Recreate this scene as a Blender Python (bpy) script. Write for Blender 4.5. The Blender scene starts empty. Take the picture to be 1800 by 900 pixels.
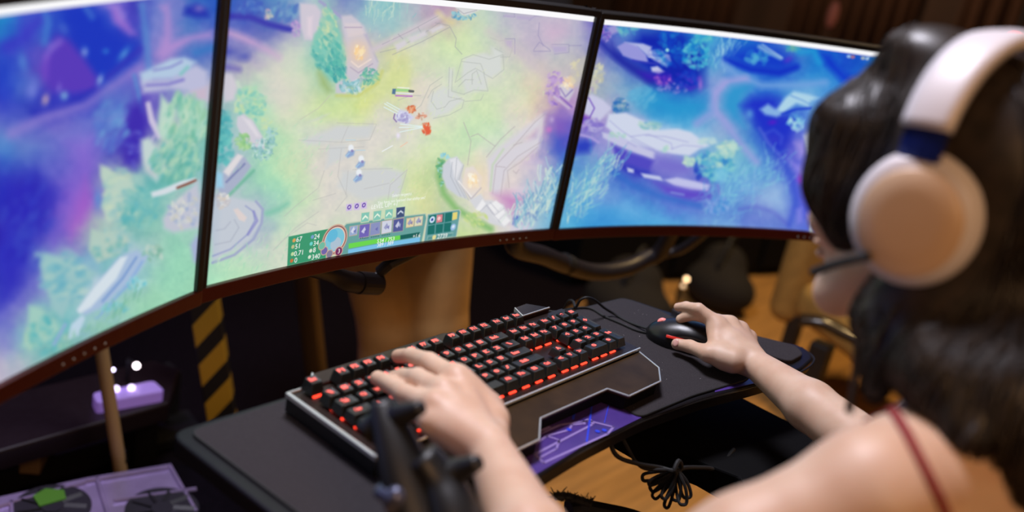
import bpy, bmesh, math, random
import numpy as np
from mathutils import Vector, Matrix
from mathutils.bvhtree import BVHTree
random.seed(7)
RNG = np.random.default_rng(11)

# ------------------------------------------------------------------ camera
# world: x to the right along the keyboard, y towards the monitors, z up; z = 0 is the top of the key caps
R3 = np.array([[0.6426, -0.7433, 0.1858], [-0.1578, -0.3657, -0.9173], [0.7498, 0.5602, -0.3522]])
CAM = np.array([-0.6101, -0.6814, 0.5186])
FPX = 1750.0
sc = bpy.context.scene
cd = bpy.data.cameras.new('camera')
cam = bpy.data.objects.new('camera', cd)
sc.collection.objects.link(cam)
q = Matrix(((R3[0][0], -R3[1][0], -R3[2][0], CAM[0]),
            (R3[0][1], -R3[1][1], -R3[2][1], CAM[1]),
            (R3[0][2], -R3[1][2], -R3[2][2], CAM[2]), (0, 0, 0, 1)))
loc, rot, _ = q.decompose()
cam.rotation_mode = 'QUATERNION'
cam.location = loc
cam.rotation_quaternion = rot
cd.sensor_width = 36.0
cd.lens = 36.0 * FPX / 1800.0
cd.clip_start = 0.02
cd.dof.use_dof = True
cd.dof.focus_distance = 1.28
cd.dof.aperture_fstop = 2.0
sc.camera = cam

# ------------------------------------------------------------------ light
w = bpy.data.worlds.new('dim_room')
sc.world = w
w.use_nodes = True
w.node_tree.nodes['Background'].inputs[0].default_value = (0.9, 0.55, 0.35, 1)
w.node_tree.nodes['Background'].inputs[1].default_value = 0.035
sc.view_settings.view_transform = 'Standard'
sc.view_settings.look = 'None'
sc.view_settings.exposure = 0.0
sc.view_settings.gamma = 1.0
sc.view_settings.use_curve_mapping = False


def area(name, loc, target, size, col, power, sy=None):
    l = bpy.data.lights.new(name, 'AREA')
    l.energy = power
    l.color = col
    l.size = size
    if sy:
        l.shape = 'RECTANGLE'
        l.size_y = sy
    o = bpy.data.objects.new(name, l)
    sc.collection.objects.link(o)
    o.location = loc
    d = Vector(target) - Vector(loc)
    o.rotation_euler = d.to_track_quat('-Z', 'Y').to_euler()
    return o


def spot(name, loc, target, angle, col, power, size=0.1, blend=0.6):
    l = bpy.data.lights.new(name, 'SPOT')
    l.energy = power
    l.color = col
    l.spot_size = math.radians(angle)
    l.spot_blend = blend
    l.shadow_soft_size = size
    o = bpy.data.objects.new(name, l)
    sc.collection.objects.link(o)
    o.location = loc
    d = Vector(target) - Vector(loc)
    o.rotation_euler = d.to_track_quat('-Z', 'Y').to_euler()
    return o


area('overhead_fill_cool', (0.3, 0.38, 1.65), (0.25, -0.3, 0.1), 0.5, (0.90, 0.88, 1.0), 36, 0.4)  # added overhead fill, supplements the screens' light on the hands
area('rear_fill_warm', (-0.75, -1.5, 1.25), (0.2, -0.45, 0.1), 0.6, (1.0, 0.56, 0.27), 10.5, 0.5)  # added warm fill from behind the camera, no fixture modelled
spot('floor_spot_warm', (2.3, 0.1, 2.1), (2.2, 0.3, -0.75), 75, (1.0, 0.66, 0.28), 190, 0.15)
spot('left_violet_lamp', (0.35, 1.6, 1.2), (0.2, 1.0, -0.75), 60, (0.55, 0.3, 1.0), 16, 0.1)
spot('far_wall_fill', (3.6, 1.6, 1.5), (5.4, 2.2, 0.2), 95, (1.0, 0.6, 0.35), 110, 0.2)  # added light that lifts the far wall from black to brown
spot('low_warm_lamp', (1.0, -1.3, 0.1), (0.15, -0.5, 0.1), 70, (1.0, 0.5, 0.18), 7, 0.15)

# ------------------------------------------------------------------ helpers
COL = sc.collection


def ray(px, py):
    d = np.array([(px - 900) / FPX, (py - 450) / FPX, 1.0])
    return R3.T @ d


def onz(px, py, z):
    d = ray(px, py)
    return CAM + d * (z - CAM[2]) / d[2]


def ony(px, py, y):
    d = ray(px, py)
    return CAM + d * (y - CAM[1]) / d[1]


def dep(px, py, s):
    return CAM + ray(px, py) * s


def proj(P):
    P = np.asarray(P, float)
    c = (P - CAM) @ R3.T
    return 900 + FPX * c[..., 0] / c[..., 2], 450 + FPX * c[..., 1] / c[..., 2]


def s2l(c):
    c = np.asarray(c, float)
    return np.where(c <= 0.04045, c / 12.92, ((c + 0.055) / 1.055) ** 2.4)


def hexl(r, g, b):
    v = s2l(np.array([r, g, b]) / 255.0)
    return (float(v[0]), float(v[1]), float(v[2]))


def mat(name, col, rough=0.5, metal=0.0, noise=0.0, nscale=60.0, bump=0.0, emit=None, estr=0.0,
        coat=0.0, sss=0.0, stretch=None, col2=None, alpha=1.0, trans=0.0):
    m = bpy.data.materials.new(name)
    m.use_nodes = True
    nt = m.node_tree
    b = nt.nodes['Principled BSDF']
    b.inputs['Base Color'].default_value = (*col, 1)
    b.inputs['Roughness'].default_value = rough
    b.inputs['Metallic'].default_value = metal
    if coat:
        b.inputs['Coat Weight'].default_value = coat
        b.inputs['Coat Roughness'].default_value = 0.1
    if sss:
        b.inputs['Subsurface Weight'].default_value = sss
        b.inputs['Subsurface Radius'].default_value = (1.0, 0.35, 0.2)
        b.inputs['Subsurface Scale'].default_value = 0.006
    if trans:
        b.inputs['Transmission Weight'].default_value = trans
    if emit is not None:
        b.inputs['Emission Color'].default_value = (*emit, 1)
        b.inputs['Emission Strength'].default_value = estr
    tc = nt.nodes.new('ShaderNodeTexCoord')
    mp = nt.nodes.new('ShaderNodeMapping')
    nt.links.new(tc.outputs['Object'], mp.inputs['Vector'])
    if stretch:
        mp.inputs['Scale'].default_value = stretch
    n = nt.nodes.new('ShaderNodeTexNoise')
    n.inputs['Scale'].default_value = nscale
    n.inputs['Detail'].default_value = 4.0
    nt.links.new(mp.outputs['Vector'], n.inputs['Vector'])
    if noise or col2:
        mx = nt.nodes.new('ShaderNodeMix')
        mx.data_type = 'RGBA'
        c2 = col2 if col2 else tuple(min(1, c * (1 - noise)) for c in col)
        mx.inputs[6].default_value = (*col, 1)
        mx.inputs[7].default_value = (*c2, 1)
        rp = nt.nodes.new('ShaderNodeMapRange')
        rp.inputs[1].default_value = 0.35
        rp.inputs[2].default_value = 0.65
        nt.links.new(n.outputs['Fac'], rp.inputs[0])
        nt.links.new(rp.outputs[0], mx.inputs[0])
        nt.links.new(mx.outputs[2], b.inputs['Base Color'])
    rr = nt.nodes.new('ShaderNodeMapRange')
    rr.inputs[3].default_value = max(0.02, rough - 0.06)
    rr.inputs[4].default_value = min(1.0, rough + 0.06)
    nt.links.new(n.outputs['Fac'], rr.inputs[0])
    nt.links.new(rr.outputs[0], b.inputs['Roughness'])
    if bump:
        bp = nt.nodes.new('ShaderNodeBump')
        bp.inputs['Strength'].default_value = bump
        bp.inputs['Distance'].default_value = 0.001
        nt.links.new(n.outputs['Fac'], bp.inputs['Height'])
        nt.links.new(bp.outputs['Normal'], b.inputs['Normal'])
    return m


def obj(name, bm, m, parent=None, smooth=False, label=None):
    me = bpy.data.meshes.new(name)
    if isinstance(bm, tuple):
        v, f = bm
        me.from_pydata([tuple(map(float, p)) for p in v], [], [tuple(map(int, g)) for g in f])
    else:
        bmesh.ops.recalc_face_normals(bm, faces=bm.faces[:])
        bm.to_mesh(me)
        bm.free()
    if m:
        me.materials.append(m)
    if smooth:
        me.shade_smooth()
    o = bpy.data.objects.new(name, me)
    COL.objects.link(o)
    if parent:
        o.parent = parent
        o.matrix_parent_inverse = Matrix.Translation(-Vector(parent.location)) if parent.type == 'EMPTY' else Matrix.Identity(4)
    if label:
        o['label'] = label
    return o


def tag(o, label, cat, group=None, kind=None):
    o['label'] = label
    o['category'] = cat
    if group:
        o['group'] = group
    if kind:
        o['kind'] = kind
    return o


def thing(name, label, cat, loc, group=None):
    o = bpy.data.objects.new(name, None)
    o.empty_display_size = 0.05
    COL.objects.link(o)
    o.location = tuple(map(float, loc))
    return tag(o, label, cat, group)


def struct(name, bm, m):
    o = obj(name, bm, m)
    o['kind'] = 'structure'
    return o


def NB():
    return bmesh.new()


def box(bm, c, s, rz=0.0, bev=0.0, seg=2, M=None):
    r = bmesh.ops.create_cube(bm, size=1.0)
    vs = r['verts']
    bmesh.ops.scale(bm, verts=vs, vec=s)
    if bev:
        es = list({e for v in vs for e in v.link_edges})
        rr = bmesh.ops.bevel(bm, geom=es, offset=bev, segments=seg, affect='EDGES', profile=0.5)
        vs = list({v for f in rr['faces'] for v in f.verts} | {v for v in vs if v.is_valid})
    mt = M if M is not None else Matrix.Translation(Vector(c)) @ Matrix.Rotation(rz, 4, 'Z')
    bmesh.ops.transform(bm, verts=vs, matrix=mt)
    return vs


def prism(bm, poly, z0, z1, bev=0.0, seg=2, shrink=0.0):
    """extruded plan outline; poly is a list of (x, y)"""
    n = len(poly)
    b = [bm.verts.new((p[0], p[1], z0)) for p in poly]
    t = [bm.verts.new((p[0], p[1], z1)) for p in poly]
    fs = [bm.faces.new(b[::-1]), bm.faces.new(t)]
    for i in range(n):
        fs.append(bm.faces.new((b[i], b[(i + 1) % n], t[(i + 1) % n], t[i])))
    bmesh.ops.recalc_face_normals(bm, faces=fs)
    if bev:
        es = list({e for v in t for e in v.link_edges})
        bmesh.ops.bevel(bm, geom=es, offset=bev, segments=seg, affect='EDGES', profile=0.5)


def roundpoly(poly, r, n=5):
    out = []
    N = len(poly)
    for i in range(N):
        p0, p1, p2 = (np.array(poly[(i + k) % N][:2], float) for k in (-1, 0, 1))
        rr = min(r, 0.45 * np.linalg.norm(p0 - p1), 0.45 * np.linalg.norm(p2 - p1))
        a = p1 + (p0 - p1) / np.linalg.norm(p0 - p1) * rr
        b = p1 + (p2 - p1) / np.linalg.norm(p2 - p1) * rr
        for k in range(n + 1):
            t = k / n
            out.append(tuple((1 - t) ** 2 * a + 2 * t * (1 - t) * p1 + t * t * b))
    return out


def smooth_path(pts, n=8):
    P = [np.array(p, float) for p in pts]
    P = [2 * P[0] - P[1]] + P + [2 * P[-1] - P[-2]]
    out = []
    for i in range(1, len(P) - 2):
        for k in range(n):
            t = k / n
            a, b, c, d = P[i - 1], P[i], P[i + 1], P[i + 2]
            out.append(0.5 * (2 * b + (c - a) * t + (2 * a - 5 * b + 4 * c - d) * t * t + (3 * b - a - 3 * c + d) * t ** 3))
    out.append(P[-2])
    return out


def tube(bm, pts, rad, seg=10, cap=True, flat=1.0):
    P = [Vector(map(float, p[:3])) for p in pts]
    if not hasattr(rad, '__len__'):
        rad = [rad] * len(P)
    up = None
    rings = []
    for i, p in enumerate(P):
        d = (P[min(i + 1, len(P) - 1)] - P[max(i - 1, 0)])
        if d.length < 1e-9:
            d = Vector((0, 0, 1))
        d.normalize()
        if up is None:
            up = d.orthogonal().normalized() if abs(d.z) > 0.95 else (Vector((0, 0, 1)) - d * d.z).normalized()
        else:
            up = (up - d * up.dot(d))
            up = up.normalized() if up.length > 1e-6 else d.orthogonal().normalized()
        sd = d.cross(up)
        rings.append([bm.verts.new(p + (sd * math.cos(a) + up * math.sin(a) * flat) * rad[i])
                      for a in (2 * math.pi * k / seg for k in range(seg))])
    for a, b in zip(rings[:-1], rings[1:]):
        for k in range(seg):
            bm.faces.new((a[k], a[(k + 1) % seg], b[(k + 1) % seg], b[k]))
    if cap:
        bm.faces.new(rings[0][::-1])
        bm.faces.new(rings[-1])


def lathe(bm, prof, M, seg=40):
    """profile [(r, h)] turned about local z, moved by M"""
    rings = []
    for r, h in prof:
        rings.append([bm.verts.new(M @ Vector((r * math.cos(2 * math.pi * k / seg), r * math.sin(2 * math.pi * k / seg), h)))
                      for k in range(seg)])
    for a, b in zip(rings[:-1], rings[1:]):
        for k in range(seg):
            bm.faces.new((a[k], a[(k + 1) % seg], b[(k + 1) % seg], b[k]))
    bm.faces.new(rings[0][::-1])
    bm.faces.new(rings[-1])


def frame(o, z, x=None):
    z = Vector(z).normalized()
    x = Vector(x) if x is not None else z.orthogonal()
    x = (x - z * x.dot(z)).normalized()
    y = z.cross(x)
    return Matrix(((x.x, y.x, z.x, o[0]), (x.y, y.y, z.y, o[1]), (x.z, y.z, z.z, o[2]), (0, 0, 0, 1)))


# ---- implicit surfaces: smooth union of tapered capsules and ellipsoids, polygonised by surface nets
class Field:
    def __init__(s, lo, hi, h):
        s.lo = np.array(lo, float)
        s.h = h
        s.n = np.ceil((np.array(hi, float) - s.lo) / h).astype(int) + 1
        s.F = np.full(s.n, 1.0, np.float32)

    def _sub(s, lo, hi):
        a = np.clip(np.floor((np.array(lo) - s.lo) / s.h).astype(int), 0, s.n)
        b = np.clip(np.ceil((np.array(hi) - s.lo) / s.h).astype(int) + 1, 0, s.n)
        if np.any(b - a <= 0):
            return None
        g = [(s.lo[i] + s.h * np.arange(a[i], b[i])).astype(np.float32) for i in range(3)]
        return (slice(a[0], b[0]), slice(a[1], b[1]), slice(a[2], b[2])), g[0][:, None, None], g[1][None, :, None], g[2][None, None, :]

    def _put(s, sl, d, k, sub=False):
        A = s.F[sl]
        if sub:
            d = -d
            hh = np.clip(0.5 - 0.5 * (A - d) / k, 0, 1)
            s.F[sl] = A * (1 - hh) + d * hh + k * hh * (1 - hh)
        else:
            hh = np.clip(0.5 + 0.5 * (A - d) / k, 0, 1)
            s.F[sl] = A * (1 - hh) + d * hh - k * hh * (1 - hh)

    def cap(s, a, b, ra, rb, k=0.008, sub=False):
        a, b = np.array(a, float), np.array(b, float)
        m = max(ra, rb) + 2.5 * k + 0.03
        r = s._sub(np.minimum(a, b) - m, np.maximum(a, b) + m)
        if r is None:
            return
        sl, X, Y, Z = r
        d = b - a
        L = max(float(d @ d), 1e-12)
        t = np.clip(((X - a[0]) * d[0] + (Y - a[1]) * d[1] + (Z - a[2]) * d[2]) / L, 0, 1)
        D = np.sqrt((X - a[0] - t * d[0]) ** 2 + (Y - a[1] - t * d[1]) ** 2 + (Z - a[2] - t * d[2]) ** 2) - (ra + (rb - ra) * t)
        s._put(sl, D, k, sub)

    def chain(s, pts, rad, k=0.008):
        for i in range(len(pts) - 1):
            s.cap(pts[i], pts[i + 1], rad[i], rad[i + 1], k)

    def ell(s, c, r, k=0.01, R=None, sub=False):
        c, r = np.array(c, float), np.array(r, float)
        m = r.max() + 2.5 * k + 0.03
        q_ = s._sub(c - m, c + m)
        if q_ is None:
            return
        sl, X, Y, Z = q_
        X, Y, Z = X - c[0], Y - c[1], Z - c[2]
        if R is not None:
            X, Y, Z = (R[i][0] * X + R[i][1] * Y + R[i][2] * Z for i in range(3))
        k0 = np.sqrt((X / r[0]) ** 2 + (Y / r[1]) ** 2 + (Z / r[2]) ** 2)
        k1 = np.sqrt((X / r[0] ** 2) ** 2 + (Y / r[1] ** 2) ** 2 + (Z / r[2] ** 2) ** 2)
        D = k0 * (k0 - 1) / np.maximum(k1, 1e-6)
        s._put(sl, D.astype(np.float32), k, sub)

    def mesh(s):
        F = s.F
        F[0], F[-1], F[:, 0], F[:, -1], F[:, :, 0], F[:, :, -1] = 1, 1, 1, 1, 1, 1
        S = F < 0
        nx, ny, nz = (v - 1 for v in F.shape)
        cnt = np.zeros((nx, ny, nz), np.int8)
        for i in (0, 1):
            for j in (0, 1):
                for k in (0, 1):
                    cnt += S[i:nx + i, j:ny + j, k:nz + k]
        cells = np.argwhere((cnt > 0) & (cnt < 8))
        idx = np.full((nx, ny, nz), -1, np.int32)
        idx[tuple(cells.T)] = np.arange(len(cells))
        acc = np.zeros((len(cells), 3))
        num = np.zeros(len(cells))
        cor = [(i, j, k) for i in (0, 1) for j in (0, 1) for k in (0, 1)]
        for a in cor:
            for ax in range(3):
                if a[ax]:
                    continue
                b = list(a)
                b[ax] = 1
                fa = F[tuple((cells + a).T)]
                fb = F[tuple((cells + b).T)]
                m = (fa < 0) != (fb < 0)
                t = np.where(m, fa / np.where(m, fa - fb, 1), 0)
                P = np.array(a, float)[None, :].repeat(len(cells), 0)
                P[:, ax] = t
                acc[m] += P[m]
                num[m] += 1
        V = s.lo + s.h * (cells + acc / num[:, None])
        faces = []
        for ax in range(3):
            o1, o2 = (ax + 1) % 3, (ax + 2) % 3
            sh = [slice(1, -1)] * 3
            sh[ax] = slice(0, -1)
            A = S[tuple(sh)]
            sh[ax] = slice(1, None)
            B = S[tuple(sh)]
            E = np.argwhere(A != B)
            off = np.array([1, 1, 1])
            off[ax] = 0
            E = E + off
            fl = S[tuple(E.T)]
            e1 = np.zeros(3, int)
            e1[o1] = 1
            e2 = np.zeros(3, int)
            e2[o2] = 1
            q4 = np.stack([idx[tuple(np.minimum(c_, [nx - 1, ny - 1, nz - 1]).T)] for c_ in (E - e1 - e2, E - e2, E, E - e1)], 1)
            q4[~fl] = q4[~fl][:, ::-1]
            faces.append(q4[(q4 >= 0).all(1)])
        return V, np.concatenate(faces)

    def at(s, P):
        g = (np.asarray(P) - s.lo) / s.h
        g = np.clip(g, 0, s.n - 1.001)
        i = np.floor(g).astype(int)
        f = g - i
        r = 0
        for a in (0, 1):
            for b in (0, 1):
                for c in (0, 1):
                    wgt = (f[..., 0] if a else 1 - f[..., 0]) * (f[..., 1] if b else 1 - f[..., 1]) * (f[..., 2] if c else 1 - f[..., 2])
                    r = r + wgt * s.F[i[..., 0] + a, i[..., 1] + b, i[..., 2] + c]
        return r


def npmesh(name, V, Fc, m, parent=None, smooth=True):
    me = bpy.data.meshes.new(name)
    me.vertices.add(len(V))
    me.vertices.foreach_set('co', np.asarray(V, np.float32).ravel())
    nf = len(Fc)
    me.loops.add(nf * 4)
    me.loops.foreach_set('vertex_index', np.asarray(Fc, np.int32).ravel())
    me.polygons.add(nf)
    me.polygons.foreach_set('loop_start', np.arange(0, nf * 4, 4, dtype=np.int32))
    me.update(calc_edges=True)
    me.validate()
    me.materials.append(m)
    if smooth:
        me.shade_smooth()
    o = bpy.data.objects.new(name, me)
    COL.objects.link(o)
    if parent:
        o.parent = parent
        if parent.type == 'EMPTY':
            o.matrix_parent_inverse = Matrix.Translation(-Vector(parent.location))
    return o


def text_mesh(body, size=1.0, bold=0.0):
    cu = bpy.data.curves.new('lettering', 'FONT')
    cu.body = body
    cu.size = size
    cu.align_x = 'CENTER'
    cu.align_y = 'CENTER'
    cu.offset = bold
    cu.resolution_u = 3
    o = bpy.data.objects.new('lettering', cu)
    COL.objects.link(o)
    dg = bpy.context.evaluated_depsgraph_get()
    me = bpy.data.meshes.new_from_object(o.evaluated_get(dg))
    v = np.array([p.co[:] for p in me.vertices]).reshape(-1, 3)
    f = [tuple(p.vertices) for p in me.polygons]
    bpy.data.objects.remove(o)
    bpy.data.curves.remove(cu)
    bpy.data.meshes.remove(me)
    return v, f


# ------------------------------------------------------------------ materials
M = {}
M['black_plastic'] = mat('black_plastic', (0.012, 0.012, 0.013), 0.45, noise=0.3)
M['gloss_black'] = mat('gloss_black', (0.006, 0.006, 0.007), 0.32)
M['keycap'] = mat('keycap', (0.014, 0.016, 0.015), 0.42, noise=0.2, nscale=200)
M['plate'] = mat('plate', (0.05, 0.032, 0.026), 0.34, metal=0.6, noise=0.2)
M['wrist'] = mat('wrist', (0.050, 0.027, 0.009), 0.38, noise=0.35, nscale=25)
M['edge'] = mat('edge', (0.62, 0.66, 0.66), 0.25, metal=0.45)
M['mat_cloth'] = mat('mat_cloth', (0.050, 0.044, 0.048), 0.9, noise=0.3, nscale=900, bump=0.4)
M['tray'] = mat('tray', (0.012, 0.011, 0.014), 0.35)
M['red_chin'] = mat('red_chin', (0.095, 0.009, 0.007), 0.35, metal=0.3, coat=0.2)
M['bezel'] = mat('bezel', (0.008, 0.007, 0.007), 0.4)
M['legend'] = mat('legend', (0.3, 0.02, 0.01), 0.5, emit=hexl(255, 108, 98), estr=1.5)
M['led'] = mat('led', (0.3, 0.01, 0.01), 0.5, emit=(1.0, 0.045, 0.02), estr=3.0)
M['skin'] = mat('skin', hexl(226, 192, 166), 0.5, sss=0.12, col2=hexl(216, 176, 148), nscale=30, bump=0.05)
M['nail'] = mat('nail', hexl(228, 172, 160), 0.25, coat=0.3)
M['hair'] = mat('hair', (0.036, 0.025, 0.019), 0.42, noise=0.5, nscale=90)
M['red_cloth'] = mat('red_cloth', (0.25, 0.02, 0.02), 0.7)
M['hp_shell'] = mat('hp_shell', hexl(226, 220, 224), 0.42)
M['hp_face'] = mat('hp_face', hexl(214, 182, 150), 0.4, noise=0.05, nscale=20)
M['blue_gloss'] = mat('blue_gloss', (0.006, 0.015, 0.12), 0.2, coat=0.4)
M['rubber'] = mat('rubber', (0.01, 0.01, 0.01), 0.7)
for k_, v_ in (('wrist', 0.15), ('mat_cloth', 0.1), ('tray', 0.2), ('plate', 0.35)):
    M[k_].node_tree.nodes['Principled BSDF'].inputs['Specular IOR Level'].default_value = v_
M['matte_black'] = mat('matte_black', (0.004, 0.004, 0.0045), 0.8)
M['matte_black'].node_tree.nodes['Principled BSDF'].inputs['Specular IOR Level'].default_value = 0.12

# ------------------------------------------------------------------ the room
M['floor'] = mat('floor', (0.47, 0.24, 0.065), 0.6, noise=0.3, nscale=4, stretch=(1, 14, 1))
M['wall'] = mat('wall', (0.055, 0.032, 0.022), 0.8, noise=0.5, nscale=1.2, stretch=(4, 4, 0.2))
bm = NB()
box(bm, (1.9, 1.0, -0.775), (7.6, 6.6, 0.05))
struct('floor', bm, M['floor'])
bm = NB()
box(bm, (1.9, 4.25, 0.45), (7.6, 0.1, 2.4))
struct('wall_back', bm, M['wall'])
bm = NB()
box(bm, (5.65, 1.0, 0.45), (0.1, 6.5, 2.4))
struct('wall_right', bm, M['wall'])
bm = NB()
for (a, b) in (((-1.85, 4.18), (5.55, 4.2)), ):
    box(bm, ((a[0] + b[0]) / 2, a[1], -0.69), (b[0] - a[0], 0.04, 0.12), bev=0.006)
struct('baseboard_back', bm, mat('baseboard', (0.03, 0.018, 0.012), 0.6))

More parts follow.
